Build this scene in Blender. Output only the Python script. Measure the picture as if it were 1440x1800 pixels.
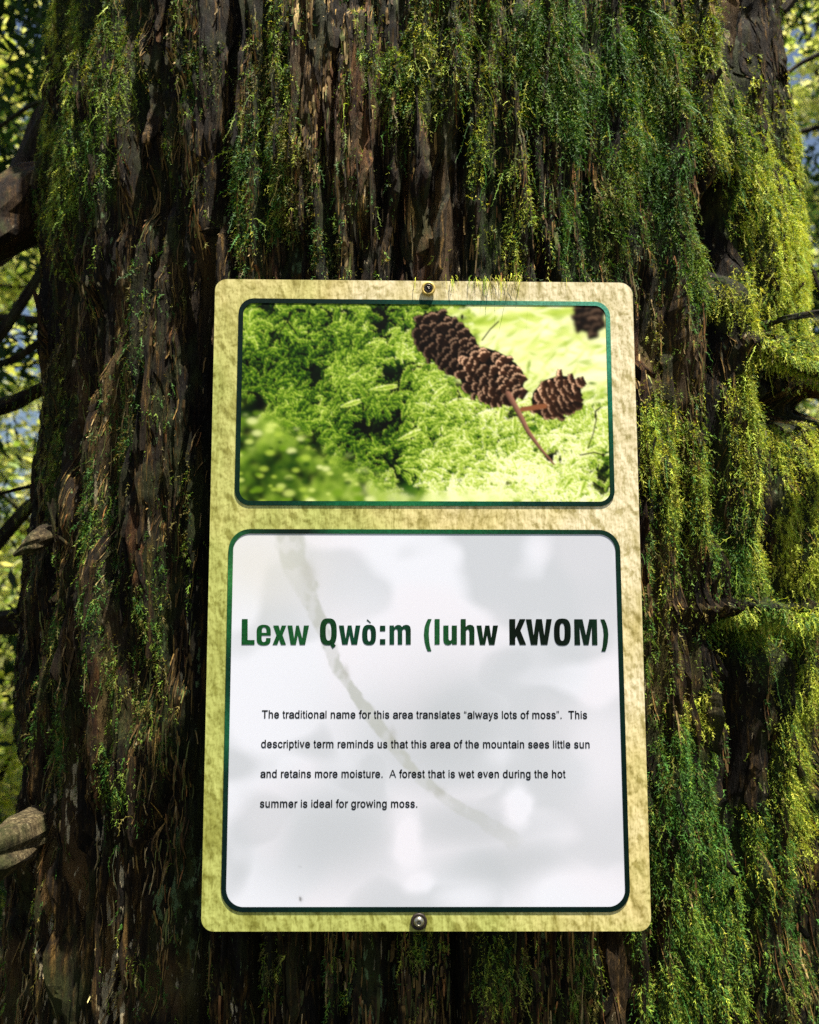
import bpy, math, random
import numpy as np

# ------------------------------------------------------------------ camera, sky, sun, exposure
S = bpy.context.scene
for o in list(bpy.data.objects):
    bpy.data.objects.remove(o)
COL = S.collection
Z0 = 1.5                                     # height of the sign's centre above the ground
FOC = 1600.0                                 # focal length in pixels of a 1440 x 1800 picture
CAM = np.array([-0.0189, -0.6444, Z0 - 0.0139])
ROT = (1.68143, 0.00006, -0.01177)
cd = bpy.data.cameras.new('camera')
cd.sensor_fit = 'VERTICAL'
cd.sensor_height = 36.0
cd.lens = 36.0 * FOC / 1800.0
cd.clip_start = 0.02
cd.clip_end = 400
cd.dof.use_dof = True
cd.dof.focus_distance = 0.66
cd.dof.aperture_fstop = 10.0
cam = bpy.data.objects.new('camera', cd)
COL.objects.link(cam)
cam.location = CAM
cam.rotation_euler = ROT
S.camera = cam

SUN_TO = np.array([0.19, -0.22, 0.90])
SUN_TO /= np.linalg.norm(SUN_TO)
sun_el = math.asin(SUN_TO[2])
sun_az = math.atan2(SUN_TO[0], SUN_TO[1])
W = bpy.data.worlds.new('World')
S.world = W
W.use_nodes = True
wn = W.node_tree
sky = wn.nodes.new('ShaderNodeTexSky')
sky.sky_type = 'NISHITA'
sky.sun_disc = False
sky.sun_elevation = sun_el
sky.sun_rotation = sun_az
sky.dust_density = 2.2
sky.ozone_density = 0.6
bg = wn.nodes['Background']
bg.inputs['Strength'].default_value = 0.05
wn.links.new(sky.outputs[0], bg.inputs[0])
sd = bpy.data.lights.new('sun', 'SUN')
sd.energy = 5.0
sd.angle = math.radians(0.5)
sd.color = (1.0, 0.93, 0.80)
sun = bpy.data.objects.new('sun', sd)
COL.objects.link(sun)
from mathutils import Vector
sun.rotation_euler = Vector(SUN_TO).to_track_quat('Z', 'Y').to_euler()
sun.location = (3, -3, 8)
S.view_settings.view_transform = 'Standard'
S.view_settings.look = 'None'
S.view_settings.exposure = 1.27
S.view_settings.gamma = 1
S.view_settings.use_curve_mapping = False
S.render.engine = 'CYCLES'
S.cycles.max_bounces = 6
S.cycles.transparent_max_bounces = 6
S.cycles.use_denoising = False

rng = np.random.default_rng(7)
random.seed(7)

# ------------------------------------------------------------------ helpers
def euler_mat(e):
    from mathutils import Euler
    return np.array(Euler(e).to_matrix())
RM = euler_mat(ROT)

def survey(P):
    """where a world point stands in the survey photograph (1440 x 1800)"""
    c = (P - CAM) @ RM
    z = np.minimum(c[..., 2], -1e-3)
    return 720 + FOC * c[..., 0] / -z, 900 - FOC * c[..., 1] / -z

def ray(x, y):
    d = np.array([(x - 720) / FOC, (900 - y) / FOC, -1.0])
    return RM @ d

def on_plane(x, y, Y=0.0):
    d = ray(x, y)
    t = (Y - CAM[1]) / d[1]
    return CAM + d * t

def sgn(x, y):
    """survey pixel -> (x, z) on the face of the sign, metres from its centre"""
    p = on_plane(x, y)
    return np.array([p[0], p[2] - Z0])

def tag(o, label=None, cat=None, group=None, kind=None):
    if label: o['label'] = label
    if cat: o['category'] = cat
    if group: o['group'] = group
    if kind: o['kind'] = kind
    return o

def empty(name, loc):
    o = bpy.data.objects.new(name, None)
    o.empty_display_size = 0.05
    o.location = loc
    COL.objects.link(o)
    return o

def mesh_np(name, V, F, mat, parent=None, col=None, smooth=False):
    """V (n,3); F (m,3) or (m,4) int; col (n,3) point colours. Vertices are world coordinates."""
    me = bpy.data.meshes.new(name)
    V = np.asarray(V, dtype=np.float32)
    off = np.zeros(3)
    if parent is not None:
        p = parent
        while p is not None:
            off = off + np.array(p.location)
            p = p.parent
    V = V - off.astype(np.float32)
    F = np.asarray(F, dtype=np.int32)
    k = F.shape[1]
    me.vertices.add(len(V))
    me.vertices.foreach_set('co', V.ravel())
    me.loops.add(F.size)
    me.loops.foreach_set('vertex_index', F.ravel())
    me.polygons.add(len(F))
    me.polygons.foreach_set('loop_start', np.arange(0, F.size, k, dtype=np.int32))
    me.polygons.foreach_set('loop_total', np.full(len(F), k, dtype=np.int32))
    me.polygons.foreach_set('use_smooth', np.full(len(F), bool(smooth)))
    if col is not None:
        a = me.color_attributes.new('tint', 'FLOAT_COLOR', 'POINT')
        c = np.ones((len(V), 4), dtype=np.float32)
        c[:, :np.asarray(col).shape[1]] = col
        a.data.foreach_set('color', c.ravel())
    me.update(calc_edges=True)
    me.validate()
    me.materials.append(mat)
    o = bpy.data.objects.new(name, me)
    o.parent = parent
    COL.objects.link(o)
    return o

def _h(ix, iy, seed):
    n = (ix.astype(np.int64) * 374761393 + iy.astype(np.int64) * 668265263 + seed * 1442695041) & 0xffffffff
    n = ((n ^ (n >> 13)) * 1274126177) & 0xffffffff
    n = n ^ (n >> 16)
    return (n & 0xffff) / 65535.0

def noise(x, y, seed=0):
    ix, iy = np.floor(x), np.floor(y)
    fx, fy = x - ix, y - iy
    fx = fx * fx * (3 - 2 * fx)
    fy = fy * fy * (3 - 2 * fy)
    a = _h(ix, iy, seed); b = _h(ix + 1, iy, seed); c = _h(ix, iy + 1, seed); d = _h(ix + 1, iy + 1, seed)
    return (a + (b - a) * fx) * (1 - fy) + (c + (d - c) * fx) * fy * 1.0

def fbm(x, y, seed=0, oct=4, g=0.5):
    s = 0; a = 1; t = 0
    for i in range(oct):
        s = s + a * noise(x * 2 ** i, y * 2 ** i, seed + i * 17)
        t += a; a *= g
    return s / t

def smooth01(a, b, x):
    t = np.clip((x - a) / (b - a), 0, 1)
    return t * t * (3 - 2 * t)

def srgb(r, g, b):
    f = lambda c: ((c / 255 + 0.055) / 1.055) ** 2.4 if c > 10 else c / 255 / 12.92
    return np.array([f(r), f(g), f(b)])

# ------------------------------------------------------------------ materials
def new_mat(name):
    m = bpy.data.materials.new(name)
    m.use_nodes = True
    nt = m.node_tree
    return m, nt, nt.nodes['Principled BSDF']

def N(nt, typ, **kw):
    n = nt.nodes.new(typ)
    for k, v in kw.items():
        if k in n.inputs.keys():
            n.inputs[k].default_value = v
        else:
            setattr(n, k, v)
    return n

def coords(nt, scale=(1, 1, 1)):
    tc = nt.nodes.new('ShaderNodeTexCoord')
    mp = nt.nodes.new('ShaderNodeMapping')
    mp.inputs['Scale'].default_value = scale
    nt.links.new(tc.outputs['Object'], mp.inputs[0])
    return mp.outputs[0]

def ramp(nt, stops, src):
    r = nt.nodes.new('ShaderNodeValToRGB')
    while len(r.color_ramp.elements) < len(stops):
        r.color_ramp.elements.new(0.5)
    for e, (p, c) in zip(r.color_ramp.elements, stops):
        e.position = p
        e.color = (*c, 1) if len(c) == 3 else c
    nt.links.new(src, r.inputs[0])
    return r.outputs[0]

def mix(nt, fac, a, b, mode='MIX'):
    m = nt.nodes.new('ShaderNodeMix')
    m.data_type = 'RGBA'
    m.blend_type = mode
    for sock, v in ((m.inputs[0], fac), (m.inputs[6], a), (m.inputs[7], b)):
        if isinstance(v, (int, float)): sock.default_value = v
        elif isinstance(v, tuple): sock.default_value = (*v, 1)
        else: nt.links.new(v, sock)
    return m.outputs[2]

def bark_material(name, dark, mid, light, tint_attr=False, pale=0.5):
    m, nt, b = new_mat(name)
    fib = N(nt, 'ShaderNodeTexNoise', Scale=1.0, Detail=8.0, Roughness=0.7)
    nt.links.new(coords(nt, (260, 260, 22)), fib.inputs['Vector'])
    big = N(nt, 'ShaderNodeTexNoise', Scale=1.0, Detail=5.0, Roughness=0.6)
    nt.links.new(coords(nt, (26, 26, 7)), big.inputs['Vector'])
    c = ramp(nt, [(0.36, dark), (0.54, mid), (0.70, light)], fib.outputs[0])
    c2 = ramp(nt, [(0.38, (0.16, 0.15, 0.13)), (0.62, (1.1, 1.1, 1.1))], big.outputs[0])
    c = mix(nt, 1.0, c, c2, 'MULTIPLY')
    c = mix(nt, 1.0, c, (1.0, 0.91, 0.64), 'MULTIPLY')
    # green algal film in broad patches
    alg = N(nt, 'ShaderNodeTexNoise', Scale=1.0, Detail=6.0, Roughness=0.65)
    nt.links.new(coords(nt, (38, 38, 16)), alg.inputs['Vector'])
    ga = ramp(nt, [(0.50, (0, 0, 0)), (0.64, (0.75, 0.75, 0.75))], alg.outputs[0])
    c = mix(nt, ga, c, (0.036, 0.046, 0.010))
    # small pale resin and lichen flecks
    fl = N(nt, 'ShaderNodeTexNoise', Scale=1.0, Detail=3.0, Roughness=0.55)
    nt.links.new(coords(nt, (420, 420, 150)), fl.inputs['Vector'])
    fm = ramp(nt, [(0.68, (0, 0, 0)), (0.73, (pale, pale, pale))], fl.outputs[0])
    c = mix(nt, fm, c, (0.36, 0.31, 0.19))
    if tint_attr:
        # tint: r = crusty pale lichen cover, g = grey-green lichen cover, b = red-brown fresh bark plus painted sunlit bark
        at = N(nt, 'ShaderNodeVertexColor', layer_name='tint')
        sp = nt.nodes.new('ShaderNodeSeparateColor')
        nt.links.new(at.outputs[0], sp.inputs[0])
        c = mix(nt, sp.outputs[2], c, mix(nt, 0.5, c, (0.42, 0.24, 0.085)))
        def crust(sock, scale, lo, gain, seedv):
            nn_ = N(nt, 'ShaderNodeTexNoise', Scale=1.0, Detail=7.0, Roughness=0.62)
            mp = nt.nodes.new('ShaderNodeMapping'); mp.inputs['Scale'].default_value = scale; mp.inputs['Location'].default_value = seedv
            tcc = nt.nodes.new('ShaderNodeTexCoord'); nt.links.new(tcc.outputs['Object'], mp.inputs[0]); nt.links.new(mp.outputs[0], nn_.inputs['Vector'])
            q = N(nt, 'ShaderNodeMath', operation='MULTIPLY_ADD'); q.inputs[1].default_value = gain
            nt.links.new(sock, q.inputs[0]); nt.links.new(nn_.outputs[0], q.inputs[2])
            return ramp(nt, [(lo, (0, 0, 0)), (lo + .025, (1, 1, 1))], q.outputs[0])
        c = mix(nt, crust(sp.outputs[1], (150, 150, 60), .66, .17, (3, 1, 7)), c, (0.13, 0.20, 0.085))
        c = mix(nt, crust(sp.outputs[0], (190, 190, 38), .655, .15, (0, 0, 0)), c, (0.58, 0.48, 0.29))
        mg = ramp(nt, [(0.38, (0.004, 0.006, 0.002)), (0.65, (0.050, 0.072, 0.012))], fib.outputs[0])
        c = mix(nt, at.outputs[1], c, mg)
    nt.links.new(c, b.inputs['Base Color'])
    b.inputs['Roughness'].default_value = 0.82
    b.inputs['Specular IOR Level'].default_value = 0.25
    bp0 = N(nt, 'ShaderNodeBump', Strength=1.0, Distance=0.0035)
    nt.links.new(alg.outputs[0], bp0.inputs['Height'])
    bp = N(nt, 'ShaderNodeBump', Strength=1.0, Distance=0.0035)
    nt.links.new(bp0.outputs[0], bp.inputs['Normal'])
    nt.links.new(fib.outputs[0], bp.inputs['Height'])
    crk = N(nt, 'ShaderNodeTexNoise', Scale=1.0, Detail=4.0, Roughness=0.75)
    nt.links.new(coords(nt, (620, 620, 75)), crk.inputs['Vector'])
    bp2 = N(nt, 'ShaderNodeBump', Strength=1.0, Distance=0.0016)
    nt.links.new(bp.outputs[0], bp2.inputs['Normal'])
    nt.links.new(crk.outputs[0], bp2.inputs['Height'])
    nt.links.new(bp2.outputs[0], b.inputs['Normal'])
    return m

M_BARK = bark_material('cedar_bark', (0.004, 0.0025, 0.0015), (0.018, 0.010, 0.0032), (0.230, 0.135, 0.036), True)
M_STRIP = bark_material('cedar_bark_fibre', (0.006, 0.004, 0.002), (0.036, 0.022, 0.008), (0.29, 0.185, 0.066), False, 0.35)
M_RED = bark_material('red_inner_bark', (0.014, 0.006, 0.003), (0.11, 0.050, 0.016), (0.36, 0.185, 0.070), False, 0.3)
M_WOOD = bark_material('weathered_broken_wood', (0.016, 0.011, 0.007), (0.11, 0.088, 0.058), (0.36, 0.31, 0.22), False, 0.6)
M_PALE = bark_material('bleached_broken_wood', (0.022, 0.016, 0.010), (0.15, 0.125, 0.085), (0.48, 0.44, 0.34), False, 0.6)
M_PALE2 = bark_material('split_red_wood', (0.010, 0.006, 0.004), (0.10, 0.055, 0.025), (0.34, 0.22, 0.11), False, 0.5)
M_DARKBARK = bark_material('dark_bark', (0.008, 0.006, 0.004), (0.035, 0.024, 0.013), (0.09, 0.065, 0.035), False, 0.3)  # darker brown bark for limbs and the trees behind

def leaf_material(name, attr=True, color=(0.05, 0.1, 0.02), trans=0.35, rough=0.6):
    m, nt, b = new_mat(name)
    out = nt.nodes['Material Output']
    if attr:
        at = N(nt, 'ShaderNodeVertexColor', layer_name='tint')
        c = at.outputs[0]
    else:
        nz = N(nt, 'ShaderNodeTexNoise', Scale=3.0, Detail=3.0)
        nt.links.new(coords(nt), nz.inputs['Vector'])
        c = ramp(nt, [(0.35, tuple(v * 0.6 for v in color)), (0.65, tuple(v * 1.5 for v in color))], nz.outputs[0])
    nt.links.new(c, b.inputs['Base Color'])
    b.inputs['Roughness'].default_value = rough
    b.inputs['Specular IOR Level'].default_value = 0.3
    t = nt.nodes.new('ShaderNodeBsdfTranslucent')
    tc = mix(nt, 1.0, c, (1.25, 1.15, 0.6), 'MULTIPLY')
    nt.links.new(tc, t.inputs[0])
    ms = nt.nodes.new('ShaderNodeMixShader')
    ms.inputs[0].default_value = trans
    nt.links.new(b.outputs[0], ms.inputs[1])
    nt.links.new(t.outputs[0], ms.inputs[2])
    nt.links.new(ms.outputs[0], out.inputs[0])
    return m

M_MOSS = leaf_material('hanging_moss', trans=0.3)
M_LEAF = leaf_material('forest_leaves', trans=0.6, rough=0.45)

# ------------------------------------------------------------------ the big cedar: trunk form
YC = 0.432                                   # trunk axis
pitch = ROT[0] - math.pi / 2
def edge_table(edge):
    zs, rs = [], []
    for (x, y) in edge:
        d = ray(x, y)
        h = math.hypot(d[0], d[1])
        # distance from the axis to the sight line seen from above, and height there
        ox, oy = -CAM[0], YC - CAM[1]
        cr = abs(ox * d[1] - oy * d[0]) / h
        along = (ox * d[0] + oy * d[1]) / h
        zs.append(CAM[2] + d[2] / h * along)
        rs.append(cr)
    i = np.argsort(zs)
    return np.array(zs)[i], np.array(rs)[i]
ZL, RL = edge_table([(103, -60), (98, 60), (80, 300), (76, 520), (72, 760), (62, 900), (45, 1050), (30, 1250), (22, 1500), (8, 1700), (-15, 1900)])
ZR, RR = edge_table([(1368, -60), (1378, 80), (1402, 250), (1412, 480), (1425, 620), (1450, 760), (1462, 1000), (1470, 1300), (1490, 1600), (1510, 1900)])

def base_radius(th, z):
    rl = np.interp(z, ZL, RL)
    rr = np.interp(z, ZR, RR)
    low = np.clip(1.05 - z, 0, 2) ** 1.6 * 0.22     # buttress flare towards the ground
    high = -np.clip(z - 2.2, 0, 30) * 0.012
    side = np.where(th < 0, rl, rr)
    w = smooth01(0.25, 1.15, np.abs(th))
    return 0.412 * (1 - w) + side * w + low * (1 + 0.35 * np.cos(th * 7)) + high

FURROWS = [  # survey polyline, half-width in survey px, depth in m
    ([(352, 470), (347, 800), (340, 1200), (330, 1500), (335, 1850)], 20, .040),
    ([(404, -60), (398, 150), (372, 350), (358, 500)], 17, .034),
    ([(1316, -60), (1322, 130), (1332, 210)], 11, .026),
    ([(1346, -60), (1362, 100), (1380, 250), (1392, 360)], 11, .034),
    ([(1255, 560), (1250, 700), (1258, 820), (1262, 930)], 15, .030),
    ([(1322, 640), (1340, 800), (1352, 950), (1372, 1065)], 20, .045),
    ([(1290, 1085), (1290, 1200), (1302, 1350), (1314, 1500), (1332, 1650), (1350, 1850)], 20, .045),
    ([(1350, 1300), (1352, 1500)], 9, .022),
    ([(148, -60), (140, 200), (130, 400), (126, 700), (135, 950), (140, 1200)], 9, .026),
    ([(232, 100), (238, 300), (225, 500), (210, 650), (198, 850), (200, 1000)], 9, .020),
    ([(106, 500), (99, 800), (92, 1000), (75, 1300), (58, 1600), (50, 1850)], 8, .026),
    ([(300, 120), (306, 420), (312, 700), (300, 1000)], 11, .018),
    ([(190, 1400), (185, 1550), (178, 1700), (182, 1850)], 12, .028),
    ([(272, 1380), (238, 1500), (230, 1650)], 8, .018),
    ([(125, 1480), (112, 1650)], 8, .024),
    ([(812, 180), (800, 300), (806, 500)], 15, .022),
    ([(500, -60), (492, 200)], 8, .016),
    ([(722, 230), (702, 350), (688, 500)], 7, .014),
    ([(560, 200), (575, 480)], 7, .010),
    ([(445, 1600), (442, 1850)], 8, .020),
    ([(590, 1600), (596, 1850)], 8, .015),
    ([(800, 1600), (812, 1850)], 9, .018),
    ([(1087, 1600), (1080, 1850)], 10, .026),
    ([(1165, 1600), (1160, 1850)], 9, .018),
    ([(1150, 470), (1148, 640)], 9, .016),
    ([(1000, -60), (1040, 200), (1055, 480)], 9, .012),
    ([(905, -60), (930, 200), (955, 480)], 8, .010),
    ([(1170, -60), (1215, 180), (1235, 330)], 9, .016),
    ([(1410, 1150), (1400, 1400), (1405, 1560)], 9, .022),
]
PITS = [  # centre, radii, depth (negative = hump)
    (1272, 402, 36, 78, .050), (1350, 665, 34, 34, .035), (1400, 715, 50, 26, .040),
    (1300, 1120, 60, 30, .016), (1395, 1640, 60, 70, .010), (260, 330, 40, 60, .012),
    (1365, 612, 80, 18, -.022), (1330, 1070, 110, 14, -.018), (1372, 430, 26, 120, -.012),
    (1415, 900, 40, 150, -.022), (1285, 560, 26, 80, -.014), (1290, 800, 24, 170, -.012), (745, 340, 40, 130, -.006),
    (205, 300, 26, 260, -.010), (175, 1050, 22, 300, -.012), (100, 1650, 30, 200, -.010), (250, 1050, 34, 380, -.006),
    (1210, 1500, 60, 260, -.010), (1180, 780, 40, 140, -.006), (1365, 1300, 22, 170, -.012),
]

G1 = np.array([0.190, 0.300, 0.030]); G2 = np.array([0.045, 0.130, 0.016]); G3 = np.array([0.540, 0.600, 0.070]); G4 = np.array([0.170, 0.150, 0.030]); G5 = np.array([0.080, 0.210, 0.036])

# (cx, cy, rx, ry, density 0..1, mean length mm, colour weights: G1 mid, G2 deep, G3 yellow, G4 olive brown, G5 cool)
MOSS = [
    (720, 120, 130, 110, .75, 12, (5, 2, 2, 2, 1)), (560, 250, 90, 130, .35, 10, (3, 4, 0, 3, 2)), (900, 100, 150, 160, .80, 15, (5, 3, 1, 2, 1)),
    (860, 250, 60, 120, .8, 17, (5, 2, 2, 1, 1)), (900, 420, 80, 80, .95, 15, (4, 1, 4, 1, 0)), (1040, 120, 120, 200, .85, 17, (4, 4, 0, 1, 3)),
    (1150, 160, 120, 190, .9, 16, (4, 4, 1, 1, 3)), (1060, 380, 110, 130, .75, 17, (3, 5, 0, 2, 2)), (1180, 380, 80, 120, .65, 15, (3, 5, 0, 2, 1)),
    (1200, 60, 90, 100, .7, 13, (3, 2, 3, 2, 0)), (1255, 200, 50, 140, .85, 14, (4, 2, 3, 1, 0)), (1300, 250, 30, 120, .6, 11, (3, 2, 3, 1, 0)),
    (1350, 330, 55, 150, 1., 11, (3, 1, 5, 0, 1)), (1385, 470, 50, 130, 1.2, 10, (3, 0, 7, 0, 0)), (1340, 190, 20, 140, .6, 9, (3, 1, 4, 1, 0)), (1400, 330, 22, 190, .7, 9, (3, 1, 4, 1, 0)),
    (1290, 530, 45, 90, 1., 13, (3, 1, 5, 1, 0)), (1235, 470, 60, 70, .7, 13, (4, 2, 2, 1, 0)), (1370, 600, 80, 30, 1., 13, (3, 1, 5, 1, 0)), (1405, 560, 40, 60, .9, 10, (3, 1, 5, 0, 0)),
    (1170, 770, 60, 100, .9, 12, (4, 1, 4, 2, 0)), (1225, 880, 60, 130, .8, 14, (4, 1, 3, 1, 1)), (1295, 740, 22, 160, 1., 14, (3, 1, 5, 1, 0)), (1320, 900, 30, 150, .8, 13, (3, 1, 4, 1, 0)),
    (1270, 980, 60, 90, .8, 15, (5, 2, 1, 1, 1)), (1330, 1030, 40, 70, .8, 14, (4, 1, 2, 1, 1)), (1420, 900, 45, 170, 1.3, 8, (1, 0, 9, 0, 0)), (1395, 790, 40, 90, .7, 9, (2, 1, 5, 2, 0)),  # heavy yellow at far right paints the sunlit patch into the moss
    (1345, 1110, 110, 55, .8, 15, (4, 3, 2, 1, 2)), (1200, 1150, 60, 130, .5, 11, (3, 2, 1, 4, 0)), (1225, 1250, 50, 50, .9, 8, (1, 0, 5, 3, 0)), (1200, 1420, 80, 180, .95, 12, (4, 4, 0, 2, 2)),
    (1250, 1600, 80, 170, .95, 12, (5, 3, 1, 1, 3)), (1230, 1760, 110, 90, .9, 12, (5, 2, 2, 1, 2)), (1375, 1300, 24, 170, 1., 11, (4, 1, 4, 1, 0)), (1330, 1560, 22, 200, .8, 12, (4, 2, 2, 1, 1)),
    (1425, 1330, 30, 200, .9, 11, (4, 1, 4, 1, 0)), (1375, 1500, 26, 90, .8, 11, (4, 3, 1, 1, 1)), (1345, 1700, 20, 130, .8, 11, (4, 2, 2, 1, 1)), (1180, 1000, 50, 120, .5, 10, (3, 2, 1, 4, 0)),
    (1130, 1350, 30, 400, .6, 10, (3, 4, 0, 2, 1)), (1150, 640, 40, 90, .3, 8, (2, 2, 1, 4, 0)),
    (480, 230, 50, 260, .75, 12, (3, 3, 1, 3, 0)), (430, 330, 30, 160, .6, 13, (3, 3, 1, 3, 1)), (115, 90, 30, 160, .8, 11, (4, 2, 2, 3, 0)), (105, 280, 40, 150, .8, 11, (3, 3, 1, 3, 0)),
    (200, 120, 50, 150, .7, 12, (4, 3, 1, 3, 0)), (175, 280, 40, 150, .7, 13, (4, 3, 0, 2, 2)), (245, 150, 40, 120, .45, 10, (3, 4, 0, 3, 0)), (280, 260, 60, 120, .4, 10, (2, 4, 0, 4, 0)),
    (330, 80, 60, 120, .35, 10, (3, 4, 0, 3, 0)), (108, 500, 12, 250, .5, 8, (3, 3, 1, 3, 0)), (90, 900, 14, 260, .7, 8, (3, 3, 1, 4, 0)), (85, 1150, 24, 160, .7, 10, (3, 4, 0, 3, 0)),
    (240, 740, 60, 160, .40, 10, (2, 4, 0, 3, 1)), (180, 1000, 34, 180, .5, 10, (3, 4, 0, 3, 1)), (245, 1150, 60, 190, .6, 10, (2, 5, 0, 3, 0)), (210, 1390, 40, 110, .5, 10, (3, 5, 0, 2, 0)),
    (90, 1290, 30, 130, .7, 10, (3, 4, 0, 3, 0)), (290, 1400, 50, 200, .5, 9, (2, 5, 0, 3, 0)), (280, 1650, 50, 150, .4, 8, (2, 4, 0, 4, 1)), (140, 1050, 12, 120, .5, 8, (3, 3, 0, 3, 0)),
    (300, 900, 40, 160, .4, 9, (2, 4, 0, 4, 0)), (280, 520, 60, 120, .3, 8, (2, 4, 0, 4, 1)), (520, 430, 80, 60, .5, 9, (2, 3, 0, 3, 2)), (640, 450, 50, 40, .25, 9, (3, 2, 2, 3, 0)),
    (620, 1720, 70, 80, .6, 9, (4, 3, 1, 2, 1)), (760, 1700, 70, 80, .6, 11, (4, 3, 2, 2, 0)), (880, 1720, 70, 90, .55, 10, (4, 3, 2, 2, 0)), (1010, 1740, 50, 90, .5, 8, (3, 2, 0, 4, 1)),
    (480, 1740, 60, 70, .35, 8, (3, 3, 1, 3, 0)), (350, 1760, 50, 70, .3, 8, (3, 3, 1, 3, 0)), (1180, 560, 50, 60, .3, 9, (3, 2, 2, 3, 0)), (1120, 520, 30, 50, .3, 8, (3, 2, 2, 3, 0)),
    (1400, 1700, 60, 130, .55, 9, (3, 5, 0, 3, 1)), (790, 40, 300, 60, .5, 13, (4, 3, 1, 3, 0)), (600, 100, 60, 80, .35, 10, (3, 3, 1, 3, 0)), (120, 1560, 40, 80, .25, 8, (3, 3, 0, 4, 0)),
]
BARE = [(745, 360, 45, 140), (640, 215, 32, 90), (600, 50, 26, 80), (1270, 402, 40, 80), (1292, 70, 24, 90), (1135, 640, 22, 60), (800, 300, 26, 180), (255, 60, 14, 70), (250, 190, 12, 50), (560, 70, 14, 90)]
PAL = np.array([G1, G2, G3, G4, G5])


def relief(th, z):
    r0 = base_radius(th, z)
    P = np.stack([r0 * np.sin(th), YC - r0 * np.cos(th), z], -1)
    sx, sy = survey(P)
    front = np.cos(th) > 0.15
    a = th * 0.42
    wob = (fbm(a * 9, z * 3.5, 3, 3) - 0.5) * 26
    h = np.zeros_like(th)
    for pts, w, d in FURROWS:
        ys = np.array([p[1] for p in pts], float); xs = np.array([p[0] for p in pts], float)
        cx = np.interp(sy, ys, xs)
        f = smooth01(ys[0] - 40, ys[0] + 40, sy) * (1 - smooth01(ys[-1] - 40, ys[-1] + 40, sy))
        if ys[-1] >= 1850: f = smooth01(ys[0] - 40, ys[0] + 40, sy)
        if ys[0] <= -60: f = 1 - smooth01(ys[-1] - 40, ys[-1] + 40, sy)
        q = np.abs(sx + wob * 0.5 - cx) / (w * (0.75 + 0.5 * fbm(z * 14, a * 3, 11, 2)))
        h -= d * f * np.exp(-q ** 3.0) * front
    for cx, cy, rx, ry, d in PITS:
        q = ((sx + wob * .4 - cx) / rx) ** 2 + ((sy - cy) / ry) ** 2
        h -= d * np.exp(-q ** 1.5) * front
    # long vertical plates of bark with dark slots between them
    wz = (fbm(a * 6, z * 5, 21, 3) - 0.5) * 0.030
    n1 = fbm((a + wz) * 34, z * 3.2, 31, 2)
    h -= 0.016 * smooth01(0.62, 0.80, 1 - np.abs(n1 - 0.5) * 2.6 + 0.0) * 0.9
    n2 = fbm((a + wz) * 95, z * 8, 41, 3)
    h -= 0.0062 * smooth01(0.70, 0.98, 1 - np.abs(n2 - 0.5) * 2)
    n3 = fbm((a + wz) * 260, z * 26, 51, 3)
    h += 0.0034 * (n3 - 0.5) * 2
    h += 0.010 * (fbm(a * 11, z * 4, 61, 3) - 0.5) * 2
    n4 = fbm(a * 420, z * 90, 71, 2)
    h += 0.0022 * (n4 - 0.5) * 2
    h += 0.0030 * (fbm(a * 70, z * 45, 81, 3) - 0.5) * 2
    return h, sx, sy

dense_t = np.radians(76)
th_ax = np.concatenate([np.linspace(-math.pi, -dense_t, 60, endpoint=False), np.linspace(-dense_t, dense_t, 520), np.linspace(dense_t, math.pi, 61)[1:]])
z_ax = np.concatenate([np.linspace(-0.1, 1.02, 60, endpoint=False), np.linspace(1.02, 2.24, 450), np.linspace(2.24, 2.8, 40)[1:], np.linspace(2.8, 11, 60)[1:]])
TH, ZZ = np.meshgrid(th_ax, z_ax)
HR, SX, SY = relief(TH, ZZ)
RAD = base_radius(TH, ZZ) + HR
X = RAD * np.sin(TH); Y = YC - RAD * np.cos(TH)
# the wood lies clear of the back of the sign board
under = smooth01(0.20, 0.155, np.abs(X)) * smooth01(0.26, 0.235, np.abs(ZZ - Z0)) * (np.cos(TH) > 0)
Y = np.where((under > 0) & (Y < 0.006), Y * (1 - under) + 0.006 * under, Y)
nz_, nt_ = TH.shape
Vt = np.stack([X, Y, ZZ], -1)
# lichen, algae and fresh-bark cover, plus sunlit bark painted in at lower left
def blobs(lst, sx, sy):
    v = np.zeros_like(sx)
    for cx, cy, rx, ry, s in lst:
        v = np.maximum(v, s * np.exp(-((((sx - cx) / rx) ** 2 + ((sy - cy) / ry) ** 2) ** 1.3)))
    return v
A_ = TH * 0.42
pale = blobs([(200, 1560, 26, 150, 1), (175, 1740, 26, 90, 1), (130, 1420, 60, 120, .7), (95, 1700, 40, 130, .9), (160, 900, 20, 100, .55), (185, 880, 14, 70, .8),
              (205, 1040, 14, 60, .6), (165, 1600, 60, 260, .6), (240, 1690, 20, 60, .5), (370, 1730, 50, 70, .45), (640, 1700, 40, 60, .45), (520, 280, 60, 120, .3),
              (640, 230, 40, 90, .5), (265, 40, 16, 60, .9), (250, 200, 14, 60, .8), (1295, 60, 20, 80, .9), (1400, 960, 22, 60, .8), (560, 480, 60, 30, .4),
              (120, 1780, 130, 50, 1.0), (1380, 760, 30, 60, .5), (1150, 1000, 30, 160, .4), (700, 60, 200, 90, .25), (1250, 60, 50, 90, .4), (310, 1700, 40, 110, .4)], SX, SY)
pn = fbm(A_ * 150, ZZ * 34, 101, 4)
pale_c = np.clip(pale, 0, 1)
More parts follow.
